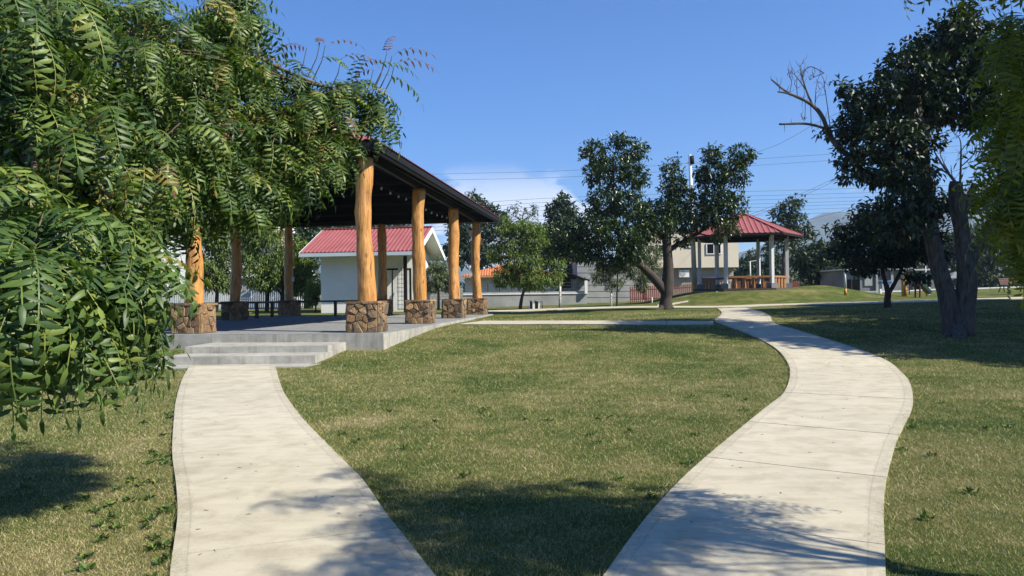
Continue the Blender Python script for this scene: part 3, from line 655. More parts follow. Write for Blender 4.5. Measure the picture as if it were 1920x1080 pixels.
# beige two-storey house
Yb = 62
bh, bx0, bx1, bz0, bz1 = house('house', 'beige two-storey house with an air conditioning unit behind the picket fence', 1212, 1376, 503, 560, Yb, mat('taupe_render_wall', (.33, .31, .27), (.30, .28, .245), .5, .9), 7)
a, b = atY(1205, 503.5, Yb), atY(1380, 432, Yb); MB().box(((a.x + b.x) / 2, Yb + 3.3, (a.z + b.z) / 2), (b.x - a.x, 7.8, b.z - a.z)).build('upper_storey', M['beige'], bh)
MB().box(((a.x + b.x) / 2, Yb + 3.3, b.z + .06), (b.x - a.x + .3, 8.1, .12)).build('parapet', M['beige'], bh)
Yu = Yb - .6
for x0, y0, x1, y1, mu_ in ((1233.5, 458, 1250, 477.5, False), (1285, 457, 1300, 464, True), (1324, 456, 1352, 477, True)): window(bh, x0, y0, x1, y1, Yu, mu_)
for x0, y0, x1, y1 in ((1240, 518, 1256, 526), (1317, 519, 1345, 536)): window(bh, x0, y0, x1, y1, Yb, True)
a, b = atY(1272, 520, Yb), atY(1290, 506, Yb); ac = MB().box(((a.x + b.x) / 2, Yb - .22, (a.z + b.z) / 2), (b.x - a.x, .38, b.z - a.z)).build('air_conditioner', M['frame_white'], bh)
cx, cz = a.x + (b.x - a.x) * .36, (a.z + b.z) / 2; MB().tube([(cx, Yb - .43, cz), (cx, Yb - .405, cz)], .24, 20).build('fan_grille', M['grey_metal'], ac)
# grey cement house
gh, *_ = house('house', 'unfinished grey cement house beside the open lean-to', 1083, 1205, 488, 562, 60, M['grey_wall'], 6)
for k in range(1, 7):
    a, b = atY(1083.5, 488 + k * 11.5, 60), atY(1204, 488 + k * 11.5, 60); MB().bar((a.x, 59.985, a.z), (b.x, 59.985, b.z), .02, .025).build('block_course', M['grey_wall'], gh)
# low orange-roofed house
oh, ox0, ox1, oz0, oz1 = house('house', 'low cream house with an orange tiled roof behind the wall', 872, 1042, 519, 556, 64, mat('cream_render_wall', (.60, .58, .50), (.54, .52, .45), .5, .9), 7)
a = atY(862, 518, 63.2); b = atY(1052, 518, 63.2); zr = a.z
rb = MB(); n = int((b.x - a.x) / .22) * 4; vs = []
for i in range(n + 1):
    x = a.x + (b.x - a.x) * i / n; h = min((x - a.x) , (b.x - x), 3.6) ; e = (0, .035, .06, .035)[i % 4]; vs += [(x, 63.2, zr + e), (x, 63.2 + h, zr + e + h * .30)]
rb.add(vs, [(2 * i, 2 * i + 2, 2 * i + 3, 2 * i + 1) for i in range(n)]); rb.build('roof', M['orange_tile'], oh)
sl_ = MB(); h = 3.6; sl_.add([(a.x, 63.2, zr), (a.x, 70.4, zr), (a.x + h, 63.2 + h, zr + h * .3), (b.x - h, 63.2 + h, zr + h * .3), (b.x, 70.4, zr), (b.x, 63.2, zr)], [(0, 2, 1), (1, 2, 3, 4), (3, 5, 4)]); sl_.build('roof_slope', M['orange_tile'], oh)
MB().bar((a.x, 63.17, zr - .06), (b.x, 63.17, zr - .06), .04, .14).build('fascia', M['rust_slat'], oh)
# boundary wall with wire fence
yw = 57; a = atY(868, 553.5, yw); b = atY(1100, 553.5, yw)
bw = thing('boundary_wall', ((a.x + b.x) / 2, yw, .6), 'low grey boundary wall with pale coping and wire fence on top', 'wall')
MB().box(((a.x + b.x) / 2, yw, a.z / 2 + .2), (b.x - a.x, .18, a.z - .4 + .4)).build('wall', M['grey_wall'], bw)
MB().box(((a.x + b.x) / 2, yw, a.z + .045), (b.x - a.x + .1, .3, .085)).build('coping', M['white'], bw)
for x in (870, 892, 915, 937, 960, 982, 1004, 1027, 1050, 1073):
    p = atY(x, 553, yw); MB().tube([(p.x, yw, a.z + .09), (p.x, yw, a.z + .95)], .025, 6).build('fence_post', M['black_metal'], bw)
wr = MB()
for k in range(4): wr.tube([(a.x, yw, a.z + .2 + .23 * k), (b.x, yw, a.z + .2 + .23 * k)], .008, 4)
wr.build('wire', M['wire'], bw)['kind'] = 'stuff'
p = atY(1099, 552, yw - .3); MB().box((p.x, yw - .3, a.z + .5), (.22, .22, 1.0)).build('end_pillar', M['white'], bw)
# open lean-to
lt = thing('lean_to', tuple(atY(1080, 555, 59)), 'dark open lean-to with a sloping roof against the grey cement house', 'shed')
p, q = atY(1046, 506, 59.2), atY(1103, 527, 59.2); MB().bar(p, q, 2.6, .08).build('roof', M['black_metal'], lt)
for x in (1053, 1097): p = atY(x, 552, 58.6); MB().box((p.x, 58.6, p.z + .55), (.1, .1, 1.6)).build('post', M['dark_wood'], lt)
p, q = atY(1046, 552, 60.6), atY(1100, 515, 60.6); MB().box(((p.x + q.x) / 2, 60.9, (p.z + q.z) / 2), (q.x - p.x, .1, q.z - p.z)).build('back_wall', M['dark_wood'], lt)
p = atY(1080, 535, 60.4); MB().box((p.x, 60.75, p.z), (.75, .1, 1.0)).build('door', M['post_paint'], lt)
p = atY(1074, 547, 59.6); MB().box((p.x, 59.8, p.z), (1.6, .6, .5)).build('crate', M['grey_wall'], lt)
# picket fence
pf = thing('picket_fence', tuple(atY(1330, 557, 56)), 'red brown picket fence with gaps in front of the beige house', 'fence')
yf = 56; p0, p1 = atY(1182, 557, yf), atY(1498, 541, yf); src = None; npk = 84
for i in range(npk):
    x = p0.x + (p1.x - p0.x) * i / (npk - 1); zb = max(float(zt(x, yf)), .7) + .03; hh = 1.23
    if src is None:
        me = bpy.data.meshes.new('picket'); w_ = .048; me.from_pydata([(-w_, -.012, 0), (w_, -.012, 0), (w_, -.012, hh - .08), (0, -.012, hh), (-w_, -.012, hh - .08), (-w_, .012, 0), (w_, .012, 0), (w_, .012, hh - .08), (0, .012, hh), (-w_, .012, hh - .08)], [],
            [(0, 1, 2, 3, 4), (9, 8, 7, 6, 5), (0, 5, 6, 1), (1, 6, 7, 2), (2, 7, 8, 3), (3, 8, 9, 4), (4, 9, 5, 0)]); me.materials.append(M['picket']); src = me
    o = link('picket', src, pf); o.location = Vector((x, yf, zb)) - origin[pf.name]
zr0, zr1 = max(float(zt(p0.x, yf)), .7), max(float(zt(p1.x, yf)), .7)
for h in (.25, .95): 
    pts = [(x, yf + .03, max(float(zt(x, yf)), .7) + h) for x in np.linspace(p0.x, p1.x, 22)]; rb_ = MB()
    for i in range(21): rb_.bar(pts[i], pts[i + 1], .03, .07)
    rb_.build('fence_rail', M['picket'], pf)
# pale garden wall and yard right behind the pickets
p = atY(1245, 560, 59.5)
# white two-storey house behind the left trees
wh, *_ = house('house', 'white house with rusty slatted balcony screen behind the small trees', 250, 546, 385, 585, 66, M['white_wall'], 8)
bs = None
p, q = atY(478, 456, 65.3), atY(541, 416, 65.3)
scn = MB().box(((p.x + q.x) / 2, 65.3, q.z + .06), (q.x - p.x, .1, .1)).build('balcony_screen', M['rust_slat'], wh)
for k in range(10): z = p.z + (q.z - p.z) * k / 10; MB().box(((p.x + q.x) / 2, 65.28, z), (q.x - p.x, .04, .07)).build('slat', M['rust_slat'], scn)
for f in (0, .33, .67, 1): MB().box((p.x + (q.x - p.x) * f, 65.32, (p.z + q.z) / 2), (.09, .06, q.z - p.z)).build('screen_post', M['rust_slat'], scn)
for x0, x1 in ((430, 470), (350, 390)): window(wh, x0, 520, x1, 560, 66)
# pale slatted fence of the left yard
lf = thing('yard_fence', tuple(atY(480, 585, 60)), 'pale upright board fence behind the small trees left of the white building', 'fence')
a, b = atY(300, 586, 60), atY(612, 586, 60); n = 90
me = None
for i in range(n):
    x = a.x + (b.x - a.x) * i / n
    if me is None:
        tb = MB().box((0, 0, .95), (.11, .03, 1.9)); me = bpy.data.meshes.new('board'); me.from_pydata([tuple(v_) for v_ in tb.v], [], tb.f); me.materials.append(M['grey_metal'])
    o = link('board', me, lf); o.location = Vector((x, 60, float(zt(x, 60)))) - origin[lf.name]
MB().bar((a.x, 60.04, 1.2), (b.x, 60.04, 1.2), .04, .08).build('fence_rail', M['grey_metal'], lf)
# grey block wall behind the white building
kw = thing('block_wall', tuple(atY(845, 576, 55)), 'grey concrete block wall between the white building and the log columns', 'wall')
a, b = atY(800, 578, 55), atY(868, 540, 55); rr_ = random.Random(3)
nr, ncl = 7, 9; bwid, bht = (b.x - a.x) / ncl, (b.z - a.z) / nr
MB().box(((a.x + b.x) / 2, 55.1, (a.z + b.z) / 2), (b.x - a.x, .14, b.z - a.z)).build('mortar_core', M['mortar'], kw)
for r_ in range(nr):
    for c_ in range(ncl + (r_ % 2)):
        x0 = a.x + (c_ - .5 * (r_ % 2)) * bwid; x1 = min(x0 + bwid, b.x); x0 = max(x0, a.x)
        MB().box(((x0 + x1) / 2, 55.0, a.z + (r_ + .5) * bht), (x1 - x0 - .015, .09, bht - .015)).build('block', M['grey_wall'], kw)

# ------------------------------------------------------------------ poles, posts, rails, playground, bench
def round_post(x, y0, y1, r, label, m_, name='post', cat='post', lean=0):
    b = at(x, y1); k = b.y; t_ = atY(x + lean, y0, k); o = thing(name, b, label, cat, None)
    MB().tube([b - UP * .1, b.lerp(t_, .5), t_, t_ + UP * .02], [r, r * .97, r * .93, r * .6], 14).build('shaft', m_, o, True); return o, b, t_
m, t = newmat('flaking_white_paint'); v = t.pos(); t.L.new(t.ramp(t.noise(v, 9, 6, .7), [(.42, (.62, .62, .60)), (.6, (.22, .22, .22))]), t.bsdf.inputs['Base Color']); M['flaky'] = m
round_post(1050, 530.5, 577.3, .085, 'thick white post with flaking paint on the lawn edge', M['flaky'])
round_post(1146, 545, 574, .06, 'slim bright white post beside the sapling with drooping leaves', M['white'])
round_post(1222.5, 558, 568.5, .045, 'short white marker post in front of the picket fence', M['white'])
# tall steel pole with transformer, yellow foot
def two_tone_pole(x, ytop, ybot, xtop, r0, r1, ysplit, Y, label, name='utility_pole', cat='pole'):
    b, t_ = atY(x, ybot, Y), atY(xtop, ytop, Y); b.z = min(b.z, float(zt(b.x, Y)) - .0); f = (b.z - atY(x, ysplit, Y).z) / (b.z - t_.z); m_ = b.lerp(t_, f)
    o = thing(name, b, label, cat); MB().tube([b, m_], [r0, r0 + (r1 - r0) * f], 10).build('painted_foot', M['yellow'], o, True)
    MB().tube([m_, t_], [r0 + (r1 - r0) * f, r1], 10).build('shaft', M['post_paint'], o, True); return o, b, t_
up, b, t_ = two_tone_pole(1303, 290, 549, 1293.5, .19, .10, 530, 51.5, 'tall steel utility pole with a dark drum near its top and yellow painted foot')
p = atY(1297, 300, 51.5); MB().tube([p - UP * .28, p + UP * .28], .17, 12).build('transformer', M['black_metal'], up, True)
MB().bar(atY(1286, 305, 51.5), atY(1306, 303, 51.5), .08, .08).build('crossarm', M['grey_metal'], up)
two_tone_pole(1585.5, 502, 553, 1583.5, .085, .06, 541, 46, 'slim white pole with yellow foot left of the grey block building', 'lamp_post', 'pole')
two_tone_pole(1696, 490, 551, 1692.5, .175, .12, 521, 47, 'thick white and yellow pole behind the forked small tree', 'utility_pole')
two_tone_pole(1737.5, 498, 548, 1735, .05, .04, 537, 46, 'thin pole with yellow foot beside the slide', 'lamp_post', 'pole')
o, b, t_ = two_tone_pole(1407.5, 490, 545, 1406.5, .06, .05, 544, 66, 'thin pale street lamp pole seen through the gazebo', 'street_lamp', 'lamp')
MB().bar(t_, t_ + Vector((.9, 0, .1)), .07, .06).build('lamp_arm', M['post_paint'], o)
# grey block buildings on the right
rg_, x0_, x1_, z0_, z1_ = house('hut', 'long grey cement hut with a pale notice board under the right trees', 1586, 1704, 506, 553, 60, M['dark_grey_wall'], 5, 'hut')
MB().box(((x0_ + x1_) / 2, 62.4, z1_ + .06), (x1_ - x0_ + .5, 5.6, .12)).build('roof_slab', M['grey_metal'], rg_)
for x in (1643.5, 1672): a = atY(x, 530, 59.9); MB().box((a.x, 59.9, (z0_ + z1_) / 2), (.18, .2, z1_ - z0_)).build('pilaster', M['grey_wall'], rg_)
a, b = atY(1621, 536, 59.95), atY(1636, 516, 59.95); MB().box(((a.x + b.x) / 2, 59.95, (a.z + b.z) / 2), (b.x - a.x, .06, b.z - a.z)).build('notice_board', M['grey_wall'], rg_)
a, b = atY(1588, 548, 59.2), atY(1643, 546.5, 59.2); MB().box(((a.x + b.x) / 2, 59.4, (a.z + b.z) / 2), (b.x - a.x, .8, .12)).build('sill_slab', M['grey_metal'], rg_)
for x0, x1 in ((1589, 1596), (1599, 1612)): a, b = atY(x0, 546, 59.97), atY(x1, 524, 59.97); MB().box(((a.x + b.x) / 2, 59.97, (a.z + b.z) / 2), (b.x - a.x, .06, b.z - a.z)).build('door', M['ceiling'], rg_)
h2, x0_, x1_, z0_, z1_ = house('hut', 'grey block hut with black panels for open doorways partly hidden by the forked trunk', 1712, 1772, 507, 552, 62, M['dark_grey_wall'], 5, 'hut')
for x0, x1 in ((1716, 1728), (1733, 1745)): a, b = atY(x0, 549, 61.97), atY(x1, 523, 61.97); MB().box(((a.x + b.x) / 2, 61.97, (a.z + b.z) / 2), (b.x - a.x, .06, b.z - a.z)).build('doorway_shade', M['ceiling'], h2)  # black panels on the solid wall stand in for shade inside the openings
MB().box(((x0_ + x1_) / 2, 64.4, z1_ + .06), (x1_ - x0_ + .5, 5.6, .12)).build('roof_slab', M['grey_metal'], h2)
sh = thing('shelter', tuple(atY(1790, 545, 66)), 'small open shelter with a pointed grey roof seen between the two big trunks', 'shelter')
c_ = atY(1795, 522, 66); w_ = 1.3; MB().add([(c_.x - w_, 65, c_.z), (c_.x + w_, 65, c_.z), (c_.x + w_, 67.6, c_.z), (c_.x - w_, 67.6, c_.z), (c_.x, 66.3, c_.z + .62)], [(0, 1, 4), (1, 2, 4), (2, 3, 4), (3, 0, 4), (3, 2, 1, 0)]).build('roof', M['dark_grey_wall'], sh)
for dx in (-1.1, 1.1):
    for y_ in (65.2, 67.4): MB().box((c_.x + dx, y_, (c_.z + 1.1) / 2), (.1, .1, c_.z - 1.1)).build('post', M['dark_wood'], sh)
# blue topped drinking tap box
bx_ = thing('litter_bin', tuple(atY(1660, 552, 52)), 'small grey bin with blue top in front of the grey hut', 'bin')
for x in (1652, 1666):
    p = atY(x, 549, 52); MB().box((p.x, 52, p.z + .42), (.07, .5, .9)).build('frame_post', M['grey_metal'], bx_)
p = atY(1659, 530, 52); MB().box((p.x, 52, p.z), (.72, .5, .14)).build('top', M['blue'], bx_); MB().box((p.x, 52, p.z - .38), (.44, .4, .6)).build('bin_body', M['grey_metal'], bx_)
# white pipe rail
wrl = thing('pipe_rail', tuple(atY(1740, 552, 50)), 'white low pipe rail with square posts along the far lawn', 'railing')
prs = [(1651, 546.5, 50), (1700, 545.5, 50), (1742, 543, 50), (1790, 541.5, 50), (1830, 540.8, 50), (1880, 539, 50), (1935, 537.5, 50)]
q = [atY(*p_) for p_ in prs]
for i in range(len(q) - 1): MB().bar(q[i], q[i + 1], .09, .075).build('rail', M['white'], wrl)
for i in (0, 2, 4, 6): MB().box((q[i].x, q[i].y, q[i].z - .14), (.13, .13, .62)).build('post', M['white'], wrl)
MB().bar(q[0] - UP * .32, q[1] - UP * .32, .07, .05).build('lower_rail', M['white'], wrl)
# slide
sld = thing('slide', tuple(atY(1722, 556, 44)), 'dark green playground slide with red legs near the grey huts', 'slide')
a, b = atY(1701, 509, 44), atY(1742, 551, 44)
MB().bar(a, b, .5, .05).build('chute', M['slide_green'], sld)
for s_ in (-.26, .26): o_ = Vector((0, s_, .08)); MB().bar(a + o_, b + o_, .04, .16).build('chute_side', M['slide_green'], sld)
for x, y0, y1 in ((1720.5, 531, 558),):
    p, p2 = atY(x, y1, 44), atY(x, y0, 44)
    for s_ in (-.25, .25): MB().tube([p + Vector((0, s_, 0)), p2 + Vector((0, s_, 0))], .05, 8).build('leg', M['red_post'], sld)
p, p2 = atY(1701, 553, 44), atY(1701, 509, 44)
for s_ in (-.25, .25): MB().tube([p + Vector((0, s_, 0)), p2 + Vector((0, s_, .5))], .03, 8).build('ladder_rail', M['red_post'], sld)
for k in range(6): z = p.z + .25 + k * .22; MB().tube([(p.x, 43.75, z), (p.x, 44.25, z)], .018, 6).build('rung', M['red_post'], sld)
# bench
bp = atY(1898, 547, 44); byaw = R(-4)
bn = thing('park_bench', bp, 'slatted wooden park bench with dark iron legs under the far right trees', 'bench')
def bb(x, y, z): return bp + Matrix.Rotation(byaw, 3, 'Z') @ Vector((x, y, z))
for i in range(5): MB().box(bb(0, .18 + .045 * i, .44 + .085 * i), (1.35, .035, .065), byaw, 0, R(-18)).build('backrest_slat', M['picket'] if i % 2 else M['dark_wood'], bn)
for i in range(4): MB().box(bb(0, -.28 + .11 * i, .40), (1.35, .085, .035), byaw).build('seat_slat', M['dark_wood'], bn)
for s_ in (-.62, .62):
    MB().tube([bb(s_, -.32, -.02), bb(s_, -.24, .2), bb(s_, -.28, .38)], .028, 6).build('leg', M['black_metal'], bn)
    MB().tube([bb(s_, .30, -.02), bb(s_, .12, .2), bb(s_, .12, .40), bb(s_, .36, .84)], .028, 6).build('leg', M['black_metal'], bn)
# small black and white seat on the lawn
p = at(1003, 579); ls = thing('lawn_seat', p, 'little black and white seat frame standing on the far lawn by the feathery tree', 'seat')
for dx, m_, w_, h_ in ((-.42, 'white', .12, .2), (-.25, 'black_metal', .14, .5), (-.08, 'white', .14, .42), (.1, 'black_metal', .2, .5), (.26, 'white', .1, .36)):
    MB().box((p.x + dx, p.y, p.z + h_ / 2), (w_, .4, h_)).build('side_panel', M[m_], ls)
MB().box((p.x - .02, p.y, p.z + .52), (.8, .45, .05)).build('seat', M['grey_metal'], ls)
MB().tube([(p.x + .3, p.y, p.z + .5), (p.x + .46, p.y, p.z + .48), (p.x + .5, p.y, p.z)], .025, 6).build('leg', M['black_metal'], ls)

# ------------------------------------------------------------------ power lines
wires = [((760, 328), (1100, 318), (1570, 288), 'highest power line across the sky'), ((780, 339), (1100, 330), (1570, 300), 'power line just below the highest one'),
         ((880, 381), (1080, 369.5), (1640, 352), 'power line over the low white cloud'), ((880, 389.5), (1080, 377), (1640, 361), 'power line crossing the lower part of the cloud'),
         ((880, 398.5), (1080, 384.5), (1640, 369), 'power line behind the sparse tree crown'), ((740, 418), (1028, 394.5), (1640, 376), 'power line behind the pavilion eave corner'),
         ((740, 424), (1050, 403), (1640, 381.5), 'power line under the cloud'), ((740, 431), (1050, 410), (1640, 388), 'lowest thick power line between the trees'), ((740, 438), (1050, 417), (1640, 396), 'lowest thin power line between the trees')]
for i, (a, b, c_, lab) in enumerate(wires):
    Y = 78 + i * .6; P = [atY(*a, Y), atY(*b, Y), atY(*c_, Y)]; q = [P[0] + (P[0] - P[1]) * 2.4, P[0], P[1], P[2], P[2] + (P[2] - P[1]) * 1.2]
    q = [Vector(v_) for v_ in smooth_poly([tuple(v_) for v_ in q], 6)]
    o = MB().tube(q, .016, 4).build('power_line', M['wire']); tag(o, lab, 'power line', 'power lines behind the park')
for a, b, lab in (((1330, 428), (1600, 318), 'upper slanting cable of the pair above the gazebo'), ((1330, 433), (1600, 323), 'lower slanting cable of the pair above the gazebo'),
                  ((1490, 417), (1680, 356), 'slanting cable over the far hills'), ((1400, 291), (1530, 231), 'faint slanting cable below the dead branches')):
    A, B = atY(*a, 74), atY(*b, 60); mid = (A + B) / 2 - UP * .35; q = [A, A.lerp(mid, .5) - UP * .05, mid, mid.lerp(B, .5) - UP * .05, B, B + (B - A) * .9]
    tag(MB().tube(q, .014, 4).build('power_line', M['wire']), lab, 'power line', 'power lines behind the park')

# ------------------------------------------------------------------ vegetation
def unit(n):
    v = rng.normal(size=(n, 3)); return v / np.linalg.norm(v, axis=1, keepdims=True)
def leaf_cloud(P, D, ln, wd, fold=.25, curl=.2):
    """one folded 2-quad leaf per point P pointing along D"""
    n = len(P); up = np.tile([0, 0, 1.0], (n, 1)) + rng.normal(size=(n, 3)) * .35
    side = np.cross(D, up); side /= np.linalg.norm(side, axis=1, keepdims=True) + 1e-9; nor = np.cross(side, D)
    l = (ln * rng.uniform(.7, 1.25, n))[:, None]; w_ = (wd * rng.uniform(.75, 1.2, n))[:, None] / 2
    mid = P + D * l * .5; tip = P + D * l - nor * l * curl
    V = np.stack([P, mid + side * w_ + nor * w_ * fold, tip, mid - side * w_ + nor * w_ * fold], 1).reshape(-1, 3)
    b = np.arange(n)[:, None] * 4; T = np.concatenate([b + [0, 1, 2], b + [0, 2, 3]], 0); rnd = np.repeat(np.clip(rng.normal(.5, .2, n), 0, 1), 4)
    return V, T, rnd
def foliage(blobs, dens, per, ln, wd, droop=.25, hollow=.55, tight=1.0, spread=.5):
    """blobs: (centre, radii). whorls of leaves at twig ends, thicker towards each blob's rim"""
    Ps, Ds = [], []; tips = []
    for c, r in blobs:
        c = np.array(c); r = np.array(r); n = max(6, int(dens * (r[0] * r[1] + r[1] * r[2] + r[0] * r[2])))
        u = unit(n); rad = rng.uniform(hollow, 1, n) ** .8; sub_ = rng.normal(size=(n, 3)) * .07
        cen = c + (u * rad[:, None] + sub_) * r; tips.append(cen)
        for k in range(per):
            d = u * spread + unit(n) * 1.0 + [0, 0, -droop]; d /= np.linalg.norm(d, axis=1, keepdims=True)
            Ps.append(cen + rng.normal(size=(n, 3)) * ln * .35 * tight); Ds.append(d)
    return np.concatenate(Ps), np.concatenate(Ds), np.concatenate(tips)
def limb_path(a, b, n=5, wob=.08, seed=0, sag=0):
    rr = random.Random(seed); a, b = Vector(a), Vector(b); L_ = (b - a).length; o = []
    for i in range(n + 1):
        f = i / n; q = a.lerp(b, f); w_ = wob * L_ * math.sin(f * math.pi)
        o.append(q + Vector((rr.uniform(-1, 1), rr.uniform(-1, 1), rr.uniform(-1, 1))) * w_ * .6 - UP * sag * math.sin(f * math.pi))
    return o
def tree(label, base, trunks, blobs, leaf, bark, dens=40, per=8, ln=.2, wd=.09, droop=.25, hollow=.5, name='tree', cat='tree', Y=None, group=None, twigs=True, spread=.5, gone=0.0, branch_r=None):
    """base (px,py) on the ground or world Vector; trunks: list of [(px,py,radius,dy)...]; blobs (px,py,rx,ry,dy,rdepth) in the photograph's pixels at the tree's depth"""
    b = base if isinstance(base, Vector) else at(*base)
    Y = Y or b.y
    if not isinstance(base, Vector) and abs(Y - b.y) > .01:
        q = atY(base[0], base[1], Y); b = Vector((q.x, Y, float(zt(q.x, Y))))
    t_ = thing(name, b, label, cat, group); tr = MB(); nodes = []
    for k, tk in enumerate(trunks):
        pts, rad = [], []
        for j, (x, y, r, dy) in enumerate(tk):
            q = atY(x, y, Y + dy)
            if k == 0 and j == 0: q.z = min(q.z, float(zt(q.x, q.y)) - .05)
            pts.append(q); rad.append(r)
        pts2 = [Vector(v_[:3]) for v_ in smooth_poly([(*p, r) for p, r in zip(pts, rad)], 4)]; rad2 = [v_[3] for v_ in smooth_poly([(*p, r) for p, r in zip(pts, rad)], 4)]
        tr.tube(pts2, rad2, 12 if Y < 60 else 7, .06, k); nodes += list(zip(pts2, rad2))
    tr.build('trunk', bark, t_, True)
    BW = []
    for (x, y, rx, ry, dy, rd) in blobs:
        c = atY(x, y, Y + dy); rxm, rym = pxw(rx, Y + dy), pxw(ry, Y + dy); BW.append((tuple(c), (rxm, rd if rd else (rxm + rym) / 2, rym)))
    br = MB()
    for i, (c, r) in enumerate(BW):
        c = Vector(c); q, rq = min(nodes, key=lambda n_: (n_[0] - c).length + (5 if n_[0].z > c.z + .5 else 0)); q = Vector(q)
        r0 = min(rq * .55, .09) if branch_r is None else branch_r; br.tube(limb_path(q, c, 5, .10, i), [r0, r0 * .9, r0 * .75, r0 * .6, r0 * .42, r0 * .25], 6)
        if twigs:
            for k in range(7):
                u = unit(1)[0]; e = c + Vector((u[0] * r[0], u[1] * r[1], u[2] * r[2])) * .8; br.tube(limb_path(q.lerp(c, .6 + .4 * random.random()), e, 3, .12, i * 9 + k), [r0 * .35, r0 * .28, r0 * .2, r0 * .1], 4)
    br.build('branches', bark, t_, True)['kind'] = 'stuff'
    P, D, tips = foliage(BW, dens, per, ln, wd, droop, hollow, spread=spread); V, T, rn = leaf_cloud(P, D, ln, wd)
    o = np_mesh('foliage', V, T, leaf, rn, t_); o['kind'] = 'stuff'
    return t_, BW

# the dark two-stemmed tree in the middle
tree('dark glossy two-stemmed tree in the middle beyond the right path', (1248, 580),
     [[(1248, 581, .40, 0), (1249, 560, .30, 0), (1252, 535, .33, 0), (1253, 500, .27, 0), (1250, 450, .24, 0), (1250, 400, .18, 0), (1262, 350, .10, 0), (1255, 320, .05, 0)],
      [(1250, 552, .24, 0), (1232, 528, .24, -.1), (1205, 500, .19, -.3), (1180, 478, .15, -.4), (1160, 440, .12, -.4), (1150, 380, .09, 0), (1150, 300, .05, 0)],
      [(1248, 574, .28, 0), (1238, 580, .14, -.3), (1228, 583, .05, -.6)], [(1250, 574, .28, 0), (1262, 580, .12, -.2), (1270, 582, .05, -.3)],
      [(1252, 470, .16, 0), (1285, 450, .10, .3), (1330, 420, .08, .4), (1350, 350, .06, .3), (1370, 300, .03, 0)]],
     [(1118, 285, 30, 20, 0, .9), (1160, 262, 22, 14, 0, .6), (1190, 285, 28, 22, .3, .9), (1112, 325, 22, 26, 0, .8), (1155, 320, 40, 34, 0, 1.2), (1195, 330, 24, 24, 0, .9), (1135, 380, 38, 34, .2, 1.4),
      (1185, 385, 34, 34, -.3, 1.3), (1110, 420, 40, 30, 0, 1.5), (1060, 440, 34, 24, .3, 1.2), (1040, 470, 24, 16, .3, .9), (1160, 440, 50, 34, -.8, 1.6), (1183, 470, 32, 24, -.8, 1.1), (1100, 468, 44, 24, .4, 1.4), (1150, 492, 40, 16, 0, 1.1),
      (1258, 310, 20, 14, 0, .5), (1262, 345, 28, 26, 0, .8), (1250, 385, 22, 22, 0, .8), (1285, 370, 22, 24, .2, .8), (1240, 425, 40, 26, 0, 1.3), (1288, 415, 36, 24, .3, 1.2), (1283, 452, 18, 10, 0, .5), (1210, 436, 24, 20, -.5, .9), (1216, 402, 20, 22, 0, .8),
      (1335, 290, 22, 18, 0, .7), (1388, 292, 26, 20, 0, .8), (1345, 325, 36, 26, 0, 1.1), (1385, 330, 20, 26, 0, .7), (1318, 330, 14, 20, 0, .6), (1340, 370, 34, 30, 0, 1.2), (1375, 385, 26, 28, 0, .9), (1325, 405, 32, 24, 0, 1.1), (1362, 422, 24, 20, -.3, .9), (1345, 448, 14, 8, -.3, .4), (1398, 300, 16, 12, 0, .4), (1270, 395, 20, 16, 0, .5)],
     M['leaf_dark'], M['bark_dark'], dens=54, per=8, ln=.21, wd=.095, droop=.35, hollow=.35)
# bell-like dangling pods
pd = at(1248, 580)
# big dark tree on the right
bt, _ = tree('large dark tree with two thick grey trunks on the right lawn', (1795, 628),
     [[(1797, 632, .42, 0), (1790, 612, .30, 0), (1777, 560, .235, 0), (1760, 500, .215, 0), (1745, 430, .19, 0), (1738, 360, .18, 0), (1730, 280, .13, .3), (1720, 180, .07, .3)],
      [(1806, 628, .30, -.1), (1810, 575, .26, -.1), (1813, 510, .24, -.1), (1804, 440, .20, 0), (1796, 385, .19, 0), (1792, 352, .18, 0), (1793, 342, .16, 0)],
      [(1795, 615, .26, 0), (1780, 628, .13, -.2), (1768, 632, .04, -.3)], [(1805, 615, .26, -.1), (1818, 629, .14, -.2), (1832, 634, .04, -.3)], [(1798, 615, .24, -.1), (1798, 632, .14, -.5), (1800, 642, .04, -.8)],
      [(1812, 500, .18, -.1), (1838, 455, .15, .2), (1868, 400, .13, .6), (1896, 345, .11, 1), (1920, 280, .08, 1), (1930, 180, .05, 1)],
      [(1802, 410, .12, 0), (1818, 370, .10, 0), (1828, 345, .08, 0)]],
     [(1790, 60, 48, 34, 0, 1.2), (1740, 100, 60, 40, 1.5, 2.6), (1700, 130, 48, 36, 0, 1.2), (1800, 120, 60, 50, 1.8, 2.6), (1640, 180, 40, 34, 0, 1), (1700, 200, 70, 50, 1.5, 2.4), (1780, 195, 66, 48, 1.5, 2.6), (1850, 130, 50, 60, .4, 1.4),
      (1600, 190, 26, 30, 0, .6), (1575, 165, 14, 16, 0, .4), (1610, 240, 40, 34, .2, .9), (1560, 245, 22, 14, .2, .4), (1660, 260, 56, 40, 0, 1.3), (1702, 270, 48, 40, 0, 1.3), (1590, 290, 30, 26, .2, .8), (1600, 325, 24, 18, .2, .6), (1650, 320, 40, 30, 0, 1),
      (1700, 330, 50, 36, -.4, 1.2), (1690, 385, 44, 30, -.6, 1), (1730, 390, 30, 30, -.5, .8), (1640, 400, 36, 26, -.4, .8), (1690, 430, 50, 26, -.6, 1), (1845, 215, 30, 26, .3, 1), (1885, 190, 36, 50, .5, 1.2), (1738, 340, 12, 30, 0, .4), (1800, 22, 26, 14, 0, .6)],
     M['leaf_big'], M['bark_grey'], dens=62, per=7, ln=.18, wd=.09, droop=.5, hollow=.3, spread=.6)
